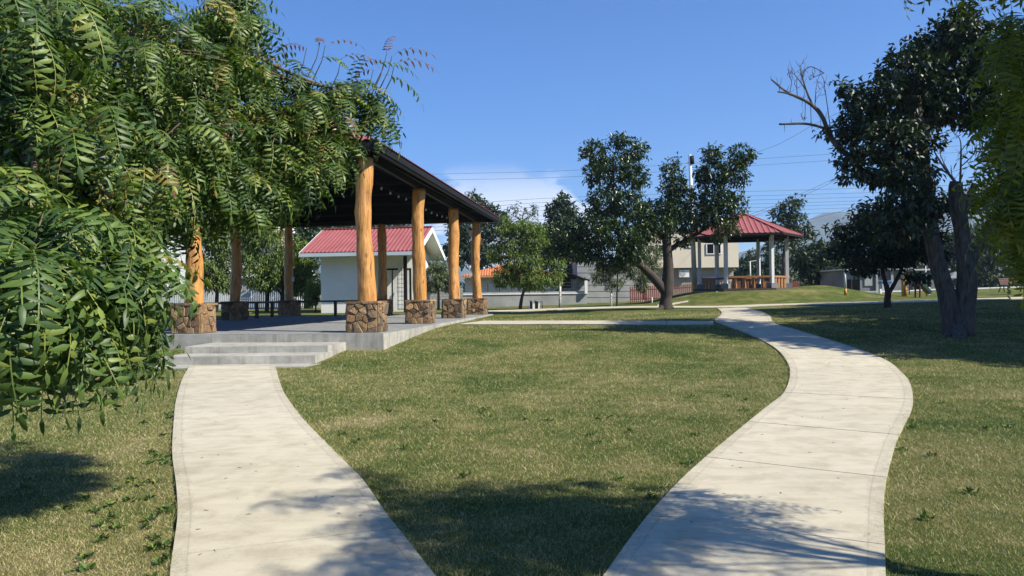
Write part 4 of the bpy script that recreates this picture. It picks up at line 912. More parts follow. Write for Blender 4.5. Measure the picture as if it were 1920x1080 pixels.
# dead limbs at its left and the bare sprouts on the stub
def bare(pts_list, Y, seed=0, name='dead_branch', mm=None):
    mb = MB()
    for k, tk in enumerate(pts_list):
        P = [atY(x, y, Y) for x, y, r in tk]; q = smooth_poly([(*p, r[2]) for p, r in zip(P, tk)], 4); mb.tube([Vector(v_[:3]) for v_ in q], [v_[3] * 1.25 for v_ in q], 6, .12, seed + k)
        rq = random.Random(seed * 31 + k)
        for _ in range(7 if len(q) > 6 else 2):
            v_ = rq.choice(q[1:]); a_ = Vector(v_[:3]); e_ = a_ + Vector((rq.uniform(-.16, .16), rq.uniform(-.1, .1), rq.uniform(.05, .40) * rq.choice((1, 1, -.6)))); mb.tube(limb_path(a_, e_, 3, .2, rq.randint(0, 999)), [.009, .007, .005, .003], 4)
    return mb.build(name, mm or M['dead_twig'], bt, True)
Yt = origin[bt.name].y
bare([[(1600, 300, .06), (1560, 262, .055), (1540, 215, .045), (1512, 190, .035), (1480, 176, .025), (1458, 172, .015)], [(1512, 190, .03), (1475, 172, .025), (1446, 149, .014)], [(1545, 240, .03), (1510, 232, .028), (1461, 233, .022)],
      [(1525, 200, .025), (1512, 170, .02), (1505, 140, .014), (1520, 125, .012), (1545, 137, .012)], [(1512, 170, .014), (1490, 140, .008), (1478, 137, .006)], [(1505, 150, .01), (1500, 125, .006), (1508, 118, .004)], [(1495, 180, .01), (1494, 150, .006), (1500, 140, .004)],
      [(1528, 200, .01), (1530, 165, .006), (1534, 148, .005)], [(1510, 192, .008), (1509, 225, .006), (1505, 222, .004)], [(1520, 198, .008), (1521, 235, .006)], [(1462, 172, .008), (1461, 158, .005)], [(1530, 175, .006), (1545, 160, .004)], [(1560, 262, .012), (1548, 175, .007), (1544, 148, .004)],
      [(1480, 176, .009), (1484, 152, .005), (1476, 140, .004)], [(1545, 137, .01), (1530, 143, .007), (1518, 150, .005)]], Yt + .2)
bare([[(1795, 345, .03), (1778, 325, .025), (1755, 290, .015), (1752, 280, .01)], [(1778, 325, .02), (1752, 313, .012)], [(1782, 328, .012), (1765, 295, .008), (1764, 278, .005)], [(1800, 345, .025), (1802, 290, .018), (1800, 262, .01), (1790, 250, .006)], [(1802, 312, .014), (1825, 290, .01), (1830, 275, .006), (1843, 268, .005)], [(1802, 300, .01), (1815, 285, .006)], [(1785, 330, .008), (1783, 310, .005)], [(1795, 355, .01), (1770, 362, .008), (1750, 350, .006)]], Yt, 7)
# small forked dark tree
tree('small forked tree with a wide dark crown left of the big trunks', (1665, 577),
     [[(1664, 579, .17, 0), (1664, 562, .13, 0), (1665, 549, .12, 0), (1660, 530, .09, 0), (1655, 505, .07, 0), (1656, 470, .05, 0)], [(1666, 551, .09, 0), (1678, 530, .08, 0), (1690, 505, .07, 0), (1700, 470, .05, 0)]],
     [(1600, 440, 34, 18, 0, .9), (1570, 430, 22, 10, 0, .5), (1640, 420, 44, 26, 0, 1.2), (1690, 410, 50, 30, 0, 1.3), (1630, 465, 50, 22, -.3, 1.2), (1580, 470, 30, 16, 0, .8), (1690, 460, 60, 26, 0, 1.3), (1735, 440, 40, 30, 0, 1.1), (1745, 480, 26, 14, 0, .7), (1620, 500, 40, 14, 0, .9), (1680, 490, 40, 14, 0, .9), (1790, 385, 50, 20, .5, 1), (1840, 375, 20, 12, .5, .5), (1716, 520, 26, 8, 0, .5)],
     M['leaf_big'], M['bark_dark'], dens=60, per=7, ln=.22, wd=.10, droop=.2, hollow=.3)
# feathery young trees
F_ = dict(per=11, droop=.75, hollow=.25, spread=.8)
tree('bright feathery young tree on the far lawn before the orange roof', (976, 580),
     [[(975, 582, .12, 0), (978, 560, .10, 0), (985, 530, .08, 0), (985, 480, .05, 0), (982, 440, .03, 0)], [(984, 545, .05, 0), (1005, 520, .04, 0), (1025, 495, .02, 0)]],
     [(955, 430, 24, 12, 0, .7), (985, 430, 38, 16, 0, 1), (1005, 455, 32, 22, 0, 1), (960, 460, 32, 22, 0, 1), (925, 475, 14, 10, 0, .5), (932, 485, 12, 8, 0, .4), (985, 490, 44, 26, 0, 1.3), (1035, 490, 24, 18, 0, .7), (950, 515, 26, 20, 0, .9), (1000, 525, 42, 18, 0, 1.2), (940, 528, 14, 8, 0, .5), (1040, 520, 18, 16, 0, .6), (945, 410, 10, 6, 0, .3)],
     M['leaf_feather'], M['bark_dark'], dens=70, ln=.24, wd=.055, **F_)
tree('slender sapling with drooping grey-green leaves before the cement house', (1158, 574),
     [[(1157, 576, .075, 0), (1157, 550, .06, 0), (1158, 520, .045, 0), (1158, 485, .03, 0)], [(1158, 548, .035, 0), (1170, 530, .03, 0), (1180, 505, .02, 0)]],
     [(1130, 510, 22, 12, 0, .6), (1160, 500, 26, 16, 0, .8), (1150, 530, 20, 10, 0, .5), (1125, 525, 14, 8, 0, .4), (1195, 510, 22, 22, .5, .7), (1222, 475, 20, 22, 1, .7), (1215, 500, 20, 20, 1, .6), (1205, 535, 14, 14, .8, .4), (1175, 480, 20, 14, 0, .6)],
     M['leaf_pale'], M['bark_dark'], dens=44, ln=.26, wd=.05, **F_)
for x, y, xs, labs in ((405, 578, [(385, 440, 26, 30, 0, 1), (415, 450, 28, 34, 0, 1.2), (400, 490, 36, 26, 0, 1.2), (420, 525, 30, 20, 0, 1), (380, 525, 26, 18, 0, .9)], 'feathery green tree between the two left log columns'),
                       (500, 580, [(470, 450, 26, 34, 0, 1), (500, 440, 28, 28, 0, 1.1), (480, 495, 32, 30, 0, 1.2), (520, 500, 30, 34, 0, 1.2), (500, 530, 40, 16, 0, 1.2), (535, 480, 22, 26, 0, .9)], 'feathery green tree in front of the rusty balcony screen'),
                       (528, 582, [(545, 505, 24, 30, .6, 1), (560, 470, 20, 30, .6, .9), (570, 500, 20, 26, .6, .9), (558, 540, 22, 14, .6, .8)], 'darker feathery tree touching the roof corner of the white building')):
    tree(labs, (x, y), [[(x, y + 2, .14, 0), (x + 2, y - 35, .11, 0), (x, y - 70, .07, 0), (x, y - 120, .04, 0)], [(x, y - 30, .08, 0), (x - 20, y - 60, .05, 0), (x - 25, y - 90, .03, 0)]], xs, M['leaf_feather'], M['bark_dark'], dens=42, ln=.30, wd=.07, Y=50, **F_)
tree('low bush at the left wall of the white building', (592, 578), [[(592, 580, .05, 0), (592, 560, .04, 0), (592, 545, .03, 0)]], [(590, 540, 14, 16, 0, .7), (584, 560, 12, 12, 0, .6)], M['leaf_feather'], M['bark_dark'], dens=60, ln=.22, wd=.08, Y=47, name='bush', cat='bush', **F_)
tree('leafy tree at the right wall of the white building', (822, 572), [[(822, 574, .10, 0), (822, 540, .07, 0), (820, 500, .04, 0)]], [(820, 500, 18, 14, 0, .8), (826, 520, 20, 16, 0, .9), (812, 535, 14, 12, 0, .6), (836, 535, 10, 10, 0, .5)], M['leaf_pale'], M['bark_dark'], dens=60, ln=.24, wd=.09, Y=50, **F_)
# far dark trees
def far(label, x, ybase, bl, Y, dens=14, ln=.5, leaf='leaf_far', per=8, **k):
    tree(label, (x, ybase), [[(x, ybase, .35, 0), (x, ybase - 60, .25, 0), (x, (ybase + bl[0][1]) / 2, .15, 0), (bl[0][0], bl[0][1] + 5, .06, 0)]], bl, M[leaf], M['bark_dark'], dens=dens, per=per, ln=ln, wd=ln * .45, droop=.3, hollow=.35, Y=Y, **k)
far('tall dark tree rising behind the right end of the pavilion roof', 890, 560, [(885, 372, 14, 10, 0, 1), (910, 395, 22, 14, 0, 1.5), (870, 420, 34, 30, 0, 2.5), (920, 425, 30, 26, 0, 2), (865, 470, 34, 30, 0, 2.5), (905, 475, 30, 30, 0, 2.5), (900, 385, 12, 8, 0, 1), (940, 410, 14, 14, 0, 1), (925, 400, 12, 12, 0, .8)], 84)
far('sparse pale crowned tree against the low cloud', 982, 560, [(980, 400, 32, 20, 0, 1.6), (960, 392, 12, 8, 0, .8), (1002, 390, 12, 10, 0, .8), (985, 425, 22, 14, 0, 1.2)], 86, dens=7, ln=.34, per=5)
far('dark tree with pale dry limbs left of the middle tree', 1062, 560, [(1052, 374, 14, 12, 0, 1), (1045, 395, 22, 14, 0, 1.3), (1072, 392, 14, 14, 0, 1), (1055, 425, 36, 26, 0, 2), (1035, 460, 34, 26, 0, 2), (1075, 460, 34, 30, 0, 2), (1020, 440, 14, 14, 0, 1)], 72)
far('dark tree seen over the red roof of the white building', 700, 560, [(665, 425, 40, 16, 0, 2), (720, 428, 40, 14, 0, 2), (620, 432, 30, 22, 0, 2), (590, 440, 24, 30, 0, 2), (760, 432, 16, 10, 0, 1)], 90)
far('tall slender tree right of the gazebo roof', 1470, 560, [(1485, 382, 18, 12, 0, 1.2), (1460, 400, 16, 12, 0, 1), (1492, 405, 20, 12, 0, 1.2), (1470, 420, 24, 12, 0, 1.4), (1500, 432, 24, 12, 0, 1.3), (1520, 440, 12, 8, 0, .8), (1445, 430, 12, 12, 0, .9), (1475, 450, 26, 16, 0, 1.5)], 82, dens=11)
far('round green tree behind the right gazebo posts', 1535, 548, [(1530, 475, 32, 22, 0, 1.8), (1500, 480, 24, 20, 0, 1.5), (1560, 485, 26, 26, 0, 1.6), (1530, 505, 36, 18, 0, 2), (1545, 525, 20, 12, 0, 1.2), (1575, 460, 16, 14, 0, 1), (1600, 500, 20, 20, 0, 1.2)], 66, leaf='leaf_far')
far('hazy tree framed between the two middle gazebo posts', 1400, 552, [(1400, 505, 26, 22, 0, 2.5), (1385, 520, 24, 16, 0, 2), (1425, 515, 26, 18, 0, 2.5), (1445, 490, 18, 22, 0, 2), (1465, 500, 22, 26, 0, 2), (1440, 460, 8, 6, 0, 1), (1412, 478, 10, 8, 0, 1)], 110, dens=9, ln=.6)
far('hazy tree behind the hut beyond the bin', 1640, 552, [(1620, 500, 34, 20, 0, 3), (1660, 490, 34, 24, 0, 3), (1700, 495, 34, 24, 0, 3), (1590, 515, 24, 16, 0, 2)], 120, dens=8, ln=.6)
far('hazy tree between the big trunks and the bench', 1860, 545, [(1850, 480, 34, 26, 0, 3), (1890, 470, 40, 34, 0, 3), (1800, 490, 34, 24, 0, 3), (1840, 520, 40, 14, 0, 3), (1900, 515, 34, 14, 0, 3), (1760, 500, 24, 20, 0, 2), (1785, 455, 40, 24, 0, 4), (1850, 440, 44, 24, 0, 4), (1740, 470, 34, 20, 0, 3), (1700, 460, 30, 18, 0, 3)], 110, dens=8, ln=.6, leaf='leaf_far')
far('low scrub tree behind the picket fence end', 1510, 548, [(1505, 525, 22, 14, 0, 2), (1540, 530, 26, 10, 0, 2), (1570, 532, 24, 10, 0, 2)], 95, dens=9, ln=.5, leaf='leaf_pale')
far('dark shrubby tree behind the lean-to', 1068, 556, [(1062, 505, 20, 14, 0, 1.5), (1072, 490, 14, 12, 0, 1), (1085, 480, 12, 8, 0, 1)], 66, dens=16, ln=.35)
far('dark leafy tree at the left end of the red roof behind the pavilion', 578, 575, [(572, 440, 20, 24, 0, 1.6), (590, 432, 18, 16, 0, 1.2), (575, 480, 24, 30, 0, 1.8), (560, 520, 24, 26, 0, 1.6), (585, 530, 18, 24, 0, 1.4)], 58, dens=24, ln=.34)
# a long belt of far scrub that reads as one mass
bv_, bt_ = [], []
Pc = []
for k in range(150):
    x = rng.uniform(-170, 210); y = rng.uniform(150, 210); Pc.append(((x, y, float(zt(x, y)) + 1.8), (rng.uniform(4, 8), 3, rng.uniform(1.8, 3.4))))
P, D, _t = foliage(Pc, 1.6, 6, 1.3, .7, .1, .5); V, T, rn = leaf_cloud(P, D, 1.3, .7); o = np_mesh('scrub_belt', V, T, M['leaf_far'], rn); tag(o, 'far belt of scrub and trees beyond the park', 'trees', kind='stuff')
# trees just outside the right edge whose shade lies on the lawn
for (x, y, h, r, lab) in ((21.2, 15.6, 11.5, 5.6, 'leafy shade tree beyond the right edge nearest the path'), (24.0, 24.5, 12.0, 5.8, 'leafy shade tree beyond the right edge behind the big trunks'), (25.5, 31.5, 10, 3.8, 'leafy dark tree standing behind the big two-trunked tree')):
    z = float(zt(x, y)); t_ = thing('tree', (x, y, z), lab, 'tree'); MB().tube([(x, y, z - .1), (x + .1, y, z + 2), (x, y + .1, z + 5), (x, y, z + h - 2)], [.35, .27, .2, .06], 10).build('trunk', M['bark_grey'], t_, True)
    BW = []
    for k in range(20): u = unit(1)[0]; BW.append(((x + u[0] * r * .6, y + u[1] * r * .6, z + h * .66 + u[2] * r * .5), (r * .5, r * .5, r * .4)))
    P, D, _t = foliage(BW, 16, 8, .34, .17); V, T, rn = leaf_cloud(P, D, .34, .17); np_mesh('foliage', V, T, M['leaf_big'], rn, t_)['kind'] = 'stuff'

# ---- neem: compound leaves
def compound(seed, L_=.32, pairs=6, lod=1, bend=1.0):
    rr = random.Random(seed); V, T = [], []; rn = []
    def tri(*i): T.append(i)
    th0 = R(rr.uniform(5, 25)); k_ = R(rr.uniform(55, 95)) * bend; n = pairs + 1; P = []; ang_ = th0; x = z = 0.0; ds = L_ / (pairs + 1.2)
    pos = []
    for i in range(n + 1):
        pos.append((Vector((x, 0, z)), ang_)); x += ds * math.cos(ang_); z += ds * math.sin(ang_); ang_ -= k_ / n
    # rachis
    for i in range(n):
        a, b = pos[i][0], pos[i + 1][0]; b0 = len(V); w_ = .0016
        V += [a + Vector((0, w_, 0)), a - Vector((0, w_, 0)), b - Vector((0, w_, 0)), b + Vector((0, w_, 0))]; T += [(b0, b0 + 1, b0 + 2), (b0, b0 + 2, b0 + 3)]; rn += [.75] * 4
    def leaflet(o, d, nrm, ln, wd, cv):
        s_ = d.cross(nrm).normalized(); b0 = len(V); c = rr.uniform(.25, .75)
        if lod:
            m1 = o + d * ln * .30 + nrm * ln * .04; m2 = o + d * ln * .66 + s_ * cv * ln * .35; tip = o + d * ln + s_ * cv * ln - nrm * ln * .12
            V.extend([o, m1, m1 + s_ * wd * .5 - nrm * wd * .14, m1 - s_ * wd * .5 - nrm * wd * .14, m2, m2 + s_ * wd * .38 - nrm * wd * .1, m2 - s_ * wd * .38 - nrm * wd * .1, tip])
            T.extend([(b0, b0 + 2, b0 + 1), (b0, b0 + 1, b0 + 3), (b0 + 2, b0 + 5, b0 + 4), (b0 + 2, b0 + 4, b0 + 1), (b0 + 1, b0 + 4, b0 + 6), (b0 + 1, b0 + 6, b0 + 3), (b0 + 5, b0 + 7, b0 + 4), (b0 + 4, b0 + 7, b0 + 6)]); rn.extend([c] * 8)
        else:
            m1 = o + d * ln * .42; tip = o + d * ln + s_ * cv * ln - nrm * ln * .12
            V.extend([o, m1 + s_ * wd * .5, tip, m1 - s_ * wd * .5]); T.extend([(b0, b0 + 1, b0 + 2), (b0, b0 + 2, b0 + 3)]); rn.extend([c] * 4)
    for i in range(1, n + 1):
        o, a_ = pos[i]; fw = Vector((math.cos(a_), 0, math.sin(a_))); nr = Vector((-math.sin(a_), 0, math.cos(a_)))
        if i == n: leaflet(o, fw, nr, .065, .017, 0); continue
        f = i / n; ln = .074 * (1 - .35 * abs(f - .45)) * rr.uniform(.88, 1.1)
        for sg in (-1, 1):
            d = (fw * rr.uniform(.38, .60) + Vector((0, sg, 0)) - nr * rr.uniform(.10, .42)).normalized(); nn = (nr + Vector((0, sg * .25, 0)) - d * (nr.dot(d))).normalized()
            leaflet(o + fw * ds * .18 * sg, d, nn, ln, .0185, -sg * .16)
    return np.array([tuple(v_) for v_ in V]), np.array(T), np.array(rn)
TPL = [compound(100 + i, pairs=5 + i % 3, L_=.27 + .02 * (i % 4)) for i in range(10)]
TPL0 = [compound(200 + i, pairs=5 + i % 3, lod=0) for i in range(6)]
def place(tpls, recs):
    Vs, Ts, Rs = [], [], []; n = 0
    for (k, p, M3, s_, c) in recs:
        V, T, rn = tpls[k]; Vs.append(V @ (M3 * s_).T + p); Ts.append(T + n); Rs.append(np.clip(rn + c, 0, 1)); n += len(V)
    return np.concatenate(Vs), np.concatenate(Ts), np.concatenate(Rs)
def rot(yaw, pitch, roll):
    return np.array(Matrix.Rotation(yaw, 3, 'Z') @ Matrix.Rotation(pitch, 3, 'Y') @ Matrix.Rotation(roll, 3, 'X'))
def rosettes(blobs, per=(8, 11), outdir=None):
    """blobs: (px,py,rx,ry,Y,rY,count) -> leaf records + twig ends"""
    recs, tips = [], []
    for (x, y, rx, ry, Y, rY, cnt) in blobs:
        for _ in range(cnt):
            u = unit(1)[0]; rad = random.random() ** .4; yy = Y + u[1] * rY * rad; q = atY(x + u[0] * rx * rad, y + u[2] * ry * rad, yy); tips.append(q)
            n = random.randint(*per); y0 = random.uniform(0, 6.28)
            sc_ = .84 if yy > 3.0 else 1.0
            for k in range(n):
                yaw = y0 + k * 2.4 + random.uniform(-.4, .4); p = np.array(q) + np.array([0, 0, random.uniform(-.06, .05)])
                recs.append((random.randrange(len(TPL)), p, rot(yaw, random.gauss(.42, .38), random.uniform(-.4, .4)), sc_ * random.uniform(.72, 1.15), random.gauss(0, .22)))
    return recs, tips
def to_px(p):
    v_ = CM.transposed() @ (Vector(p) - EYE)
    if v_.z > -.1: return None
    return 960 + F * v_.x / -v_.z, 540 - F * v_.y / -v_.z, -v_.z
def neem(label, base, blobs, matl, cap, far_blobs=(), extra=None, trunk_pts=None, tr_r=(.16, .12, .08, .05), bark='bark_dark'):
    t_ = thing('neem_tree', base, label, 'tree'); recs, tips = rosettes(blobs)
    if trunk_pts: MB().tube([Vector(v_[:3]) for v_ in smooth_poly([(*p, r) for p, r in zip(trunk_pts, tr_r)], 5)], [v_[3] for v_ in smooth_poly([(*p, r) for p, r in zip(trunk_pts, tr_r)], 5)], 10, .05).build('trunk', M[bark], t_, True)
    top = Vector(trunk_pts[-1]); br = MB(); hubs = []
    for (x, y, rx, ry, Y, rY, cnt) in blobs:
        c = atY(x, y, Y); q = Vector(min(trunk_pts[1:], key=lambda p: (Vector(p) - c).length)); br.tube(limb_path(q, c, 6, .07, cnt, -.08), [.028, .024, .02, .016, .013, .01, .006], 6); hubs.append(c)
    for q in tips:
        h = min(hubs, key=lambda c: (c - q).length); br.tube(limb_path(h, q, 3, .10, int(q.x * 99)), [.006, .005, .004, .003], 4)
    br.build('branches', M['twig'], t_, True)['kind'] = 'stuff'
    if extra: recs += extra
    vis = []
    for i, r_ in enumerate(recs):
        c = r_[1] + r_[2] @ np.array([.14, 0, -.03]); q = to_px(c)
        if q and -20 < q[0] < 1940 and -20 < q[1] < 1100: vis.append((q[2], i))
    vis.sort(); near = set(i for _, i in vis[:cap]); ms = []
    for k, (V, T, rn) in enumerate(TPL):
        me = None; ms.append(me)
    store = {}
    for i in sorted(near):
        k, p, M3, s_, c = recs[i]; cb = 0 if c < -.1 else (1 if c < .1 else 2); key = (k, cb)
        if key not in store:
            V, T, rn = TPL[k]; o = np_mesh('leaf', V, T, matl, np.clip(rn + (-.18, 0, .2)[cb], 0, 1), org=Vector()); store[key] = o.data; bpy.data.objects.remove(o)
        o = bpy.data.objects.new('leaf', store[key]); C.objects.link(o); o.parent = t_
        m4 = Matrix([[*(M3[r] * s_), 0] for r in range(3)] + [[0, 0, 0, 1]]); m4.translation = Vector(p) - Vector(base); o.matrix_local = m4
    rest = [r_ for i, r_ in enumerate(recs) if i not in near]
    V, T, rn = place(TPL, rest); np_mesh('foliage', V, T, matl, rn, t_)['kind'] = 'stuff'
    if far_blobs:
        r2, _ = rosettes(far_blobs); r2 = [(k % 6, p, m_, s_ * 1.15, c) for k, p, m_, s_, c in r2]; V, T, rn = place(TPL0, r2); np_mesh('inner_foliage', V, T, matl, rn, t_)['kind'] = 'stuff'
    return t_
LB = [(450, 10, 45, 50, 4.6, .3, 12), (400, 120, 60, 50, 4.4, .3, 10), (480, 130, 35, 30, 4.7, .2, 6), (540, 150, 40, 25, 4.9, .2, 6), (430, 370, 60, 30, 4.5, .3, 12), (320, 385, 35, 20, 4.2, .3, 7), (520, 350, 40, 25, 4.8, .3, 8), (590, 290, 60, 30, 4.9, .3, 9), (215, 545, 20, 30, 3.3, .2, 4), (165, 590, 25, 20, 3.1, .2, 3), (60, 60, 120, 110, 3.2, .6, 34), (230, 90, 130, 110, 3.8, .7, 40), (400, 70, 90, 90, 4.4, .6, 22), (120, 230, 150, 90, 3.3, .6, 40), (330, 210, 120, 90, 4.2, .6, 34),
      (60, 340, 90, 70, 3.0, .5, 20), (240, 330, 110, 60, 3.6, .5, 26), (400, 310, 90, 60, 4.4, .5, 24), (500, 220, 70, 60, 4.8, .4, 16), (580, 200, 60, 50, 5.0, .4, 16), (660, 180, 50, 50, 5.1, .35, 13), (620, 250, 60, 20, 5.0, .3, 9), (715, 215, 25, 30, 5.1, .2, 4),
      (90, 430, 90, 60, 2.6, .4, 18), (225, 430, 45, 50, 3.1, .3, 12), (200, 520, 70, 50, 2.8, .35, 15), (60, 520, 70, 60, 2.3, .3, 12), (150, 590, 60, 35, 2.7, .3, 9), (35, 590, 50, 40, 2.3, .25, 7), (470, 350, 60, 30, 4.7, .3, 10), (540, 310, 50, 30, 4.9, .3, 9), (240, 490, 20, 35, 3.3, .2, 5), (190, 570, 30, 15, 3.1, .2, 4)]
FB = [(440, 90, 60, 80, 5.6, .3, 18), (560, 240, 90, 50, 5.8, .3, 26), (215, 480, 50, 60, 3.9, .3, 14), (450, 330, 80, 40, 5.4, .3, 22), (200, 250, 180, 120, 4.7, .5, 60), (90, 520, 90, 90, 3.4, .3, 24), (180, 620, 60, 40, 3.2, .2, 10), (150, 150, 200, 150, 5.4, .8, 46), (380, 240, 150, 110, 6.0, .8, 40), (100, 400, 140, 130, 4.6, .8, 40), (300, 360, 100, 60, 5.4, .6, 20), (500, 290, 90, 60, 6.0, .4, 18), (150, 560, 90, 60, 3.6, .4, 12), (-250, 200, 200, 250, 4.2, 1.2, 60), (-150, 560, 120, 100, 3.4, .6, 14)]
# hand-placed sprays on the outline
ex = []
def spray(x, y, Y, yaw_deg, s_=1.0, pitch=0.0, c=0.0, roll=0.0): ex.append((random.randrange(10), np.array(atY(x, y, Y)), rot(R(yaw_deg), pitch, roll), s_, c))
for a in ((700, 120, 5.0, -10, 1.1, .1), (715, 140, 5.0, 5, 1.25, .25), (700, 215, 5.0, -20, 1.1, .5), (690, 240, 5.0, 0, 1.0, .8), (50, 690, 2.4, -10, .9, .2), (10, 680, 2.4, -50, .9, .3), (470, 40, 4.6, -10, 1, 0), (450, 10, 4.6, 10, 1, -.3), (440, 70, 4.6, -30, 1, .4), (600, 110, 5, -10, 1, -.1), (560, 100, 5, 170, .9, .1),
          (590, 300, 4.9, -60, 1.1, .9), (620, 290, 4.9, -120, 1.1, .9), (560, 330, 4.8, -90, 1.1, .9), (265, 440, 3.1, -30, 1., .3), (265, 490, 3.1, -20, 1.0, .4), (260, 530, 3.1, -30, 1.0, .6), (255, 600, 2.9, -30, 1, .6), (200, 640, 2.7, -70, 1, .8), (110, 650, 2.6, -80, 1, .9)): spray(*a)
nt_ = neem('big leafy neem tree filling the upper left, its fern-like leaves in front of the pavilion', Vector((-4.6, 3.9, 0)), LB, M['leaf_neem'], 300, FB, ex,
     [(-4.6, 3.9, -.1), (-4.4, 4.0, 1.4), (-3.9, 4.1, 2.5), (-3.2, 4.3, 3.4)])
# young reddish sprays at the top right of the crown
yr = []
for (x, y, Y, yaw, s_, pt) in ((575, 90, 5.0, 170, .8, -.2), (600, 80, 5.0, 100, .6, -.9), (610, 85, 5.0, 20, .8, -.2), (640, 110, 5.1, -15, .9, .1), (725, 100, 5.1, 80, .7, -1.1), (735, 105, 5.1, 10, .9, -.2), (740, 120, 5.1, -10, 1.0, 0.1), (720, 115, 5.1, 160, .8, -.1), (700, 130, 5.1, 190, .8, .2), (640, 215, 4.9, -20, .9, .4), (600, 215, 4.9, -30, .9, .5), (480, 100, 4.7, -10, .8, .4), (300, 300, 3.4, -40, .7, .4)):
    yr.append((random.randrange(10), np.array(atY(x, y, Y)), rot(R(yaw), pt, random.uniform(-.3, .3)), s_, random.gauss(.05, .2)))
yb = MB()
for (k, p, M3, s_, c) in yr: yb.tube([Vector(p) + Vector((-.1, .05, -.22)), Vector(p) + Vector((-.03, .02, -.1)), Vector(p)], [.004, .003, .002], 4)
yb.build('young_twigs', M['twig'], nt_)['kind'] = 'stuff'
V, T, rn = place(TPL, yr); np_mesh('young_foliage', V, T, M['leaf_young'], rn, nt_)['kind'] = 'stuff'
# neem on the right: crown mostly overhead right of the camera, a curtain of leaves in frame
def wpx(p): q = to_px(p); return q
RB = [(1900, 90, 50, 90, 4.0, .4, 14), (1895, 250, 36, 80, 4.0, .4, 13), (1915, 380, 34, 60, 3.9, .35, 11), (1925, 460, 24, 28, 3.9, .3, 5), (1870, 330, 16, 20, 4.1, .2, 3), (1850, -60, 60, 10, 4.0, .3, 4), (1745, -75, 30, 6, 4.0, .2, 2), (2010, 250, 50, 250, 4.4, .5, 30)]
rt_recs = []
def world_rosettes(blobs, s_=1.0):
    o, tips = [], []
    for (c, r, cnt) in blobs:
        for _ in range(cnt):
            u = unit(1)[0] * random.random() ** .4; q = np.array(c) + u * np.array(r); tips.append(Vector(q)); y0 = random.uniform(0, 6.28)
            for k in range(random.randint(6, 8)): o.append((random.randrange(6), q, rot(y0 + 2.4 * k, random.uniform(-.5, .7), random.uniform(-.5, .5)), s_ * random.uniform(.85, 1.15), random.gauss(0, .15)))
    return o, tips
nr_ = neem('neem tree on the right whose shaded yellow-green leaves hang down the right edge', Vector((5.45, 2.42, 0)), RB, M['leaf_right'], 130, (), None,
     [(5.45, 2.42, -.1), (5.42, 2.45, 1.4), (5.38, 2.5, 2.8), (5.2, 2.8, 4.2)], (.055, .045, .04, .03))
SHD = [((3.1, 3.5, 3.95), (.5, .6, .3), 16), ((3.7, 3.45, 3.95), (.7, .8, .35), 46), ((4.5, 3.0, 4.1), (.8, .8, .4), 46), ((5.2, 2.55, 4.1), (.5, .6, .5), 16), ((3.75, 3.85, 5.1), (.42, .30, .2), 7), ((4.1, 1.65, 5.1), (.30, .22, .2), 5), ((3.42, 3.2, 5.1), (.30, .22, .2), 5), ((4.45, 3.85, 3.0), (.34, .36, .2), 7), ((4.3, 3.5, 3.2), (.3, .3, .2), 5), ((4.0, 2.1, 4.2), (.75, .6, .4), 44), ((3.5, 2.9, 4.1), (.6, .6, .35), 30), ((4.4, 2.6, 4.2), (.7, .6, .35), 30)]  # unseen crown clumps, placed to throw leaf shadows on paths and lawn
r2, tips = world_rosettes(SHD, 1.1); V, T, rn = place(TPL0, r2); np_mesh('inner_foliage', V, T, M['leaf_right'], rn, nr_)['kind'] = 'stuff'
br = MB()
for (c, r, cnt) in SHD: br.tube(limb_path((5.38, 2.6, 3.2), c, 5, .06, cnt), [.014, .012, .010, .008, .006, .004], 6)
br.build('limbs', M['twig'], nr_, True)['kind'] = 'stuff'

# ------------------------------------------------------------------ grass blades on the near lawn
def in_poly(x, y, poly):
    c = np.zeros(len(x), bool); P = np.array(poly); j = len(P) - 1
    bb_ = (x > P[:, 0].min()) & (x < P[:, 0].max()) & (y > P[:, 1].min()) & (y < P[:, 1].max()); idx = np.nonzero(bb_)[0]; xs, ys = x[idx], y[idx]; r = np.zeros(len(idx), bool)
    for i in range(len(P)):
        xi, yi, xj, yj = P[i, 0], P[i, 1], P[j, 0], P[j, 1]; cond = ((yi > ys) != (yj > ys)) & (xs < (xj - xi) * (ys - yi) / (yj - yi + 1e-12) + xi); r ^= cond; j = i
    c[idx] = r; return c
block = path_polys + [[(p.x, p.y) for p in plat], [(-8.2, 16.7), (-4.7, 16.75), (-4.3, 19.6), (-8.2, 19.8)]]
def blades(n, y0, y1, h, wd, lean=.8):
    y = y0 * (y1 / y0) ** rng.random(n) if y0 > 0 else rng.uniform(y0, y1, n)
    x = rng.uniform(-.74, .74, n) * y
    cl = rng.random(n) < .5; x[cl] += rng.normal(0, .01, cl.sum())
    bad = np.zeros(n, bool)
    for p in block: bad |= in_poly(x, y, p)
    x, y = x[~bad], y[~bad]; n = len(x); z = zt(x, y); s_ = (y / 5.0) ** .55
    hh = h * rng.gamma(4, .25, n) * s_; ww = wd * rng.uniform(.6, 1.3, n) * s_; a = rng.uniform(0, 6.283, n); b = rng.uniform(0, 6.283, n); le = hh * lean * rng.uniform(.2, 1.5, n)
    V = np.empty((n, 3, 3)); V[:, 0] = np.stack([x - np.cos(a) * ww, y - np.sin(a) * ww, z - .004], -1); V[:, 1] = np.stack([x + np.cos(a) * ww, y + np.sin(a) * ww, z - .004], -1)
    V[:, 2] = np.stack([x + np.cos(b) * le, y + np.sin(b) * le, z + hh], -1)
    return V.reshape(-1, 3), np.arange(3 * n).reshape(-1, 3), np.repeat(np.clip(rng.normal(.5, .25, n), 0, 1), 3)
V, T, rn = blades(950000, 3.6, 34, .0135, .0021, 1.3); Vs, Ts, Rs = [V], [T], [rn]; n0 = len(V)
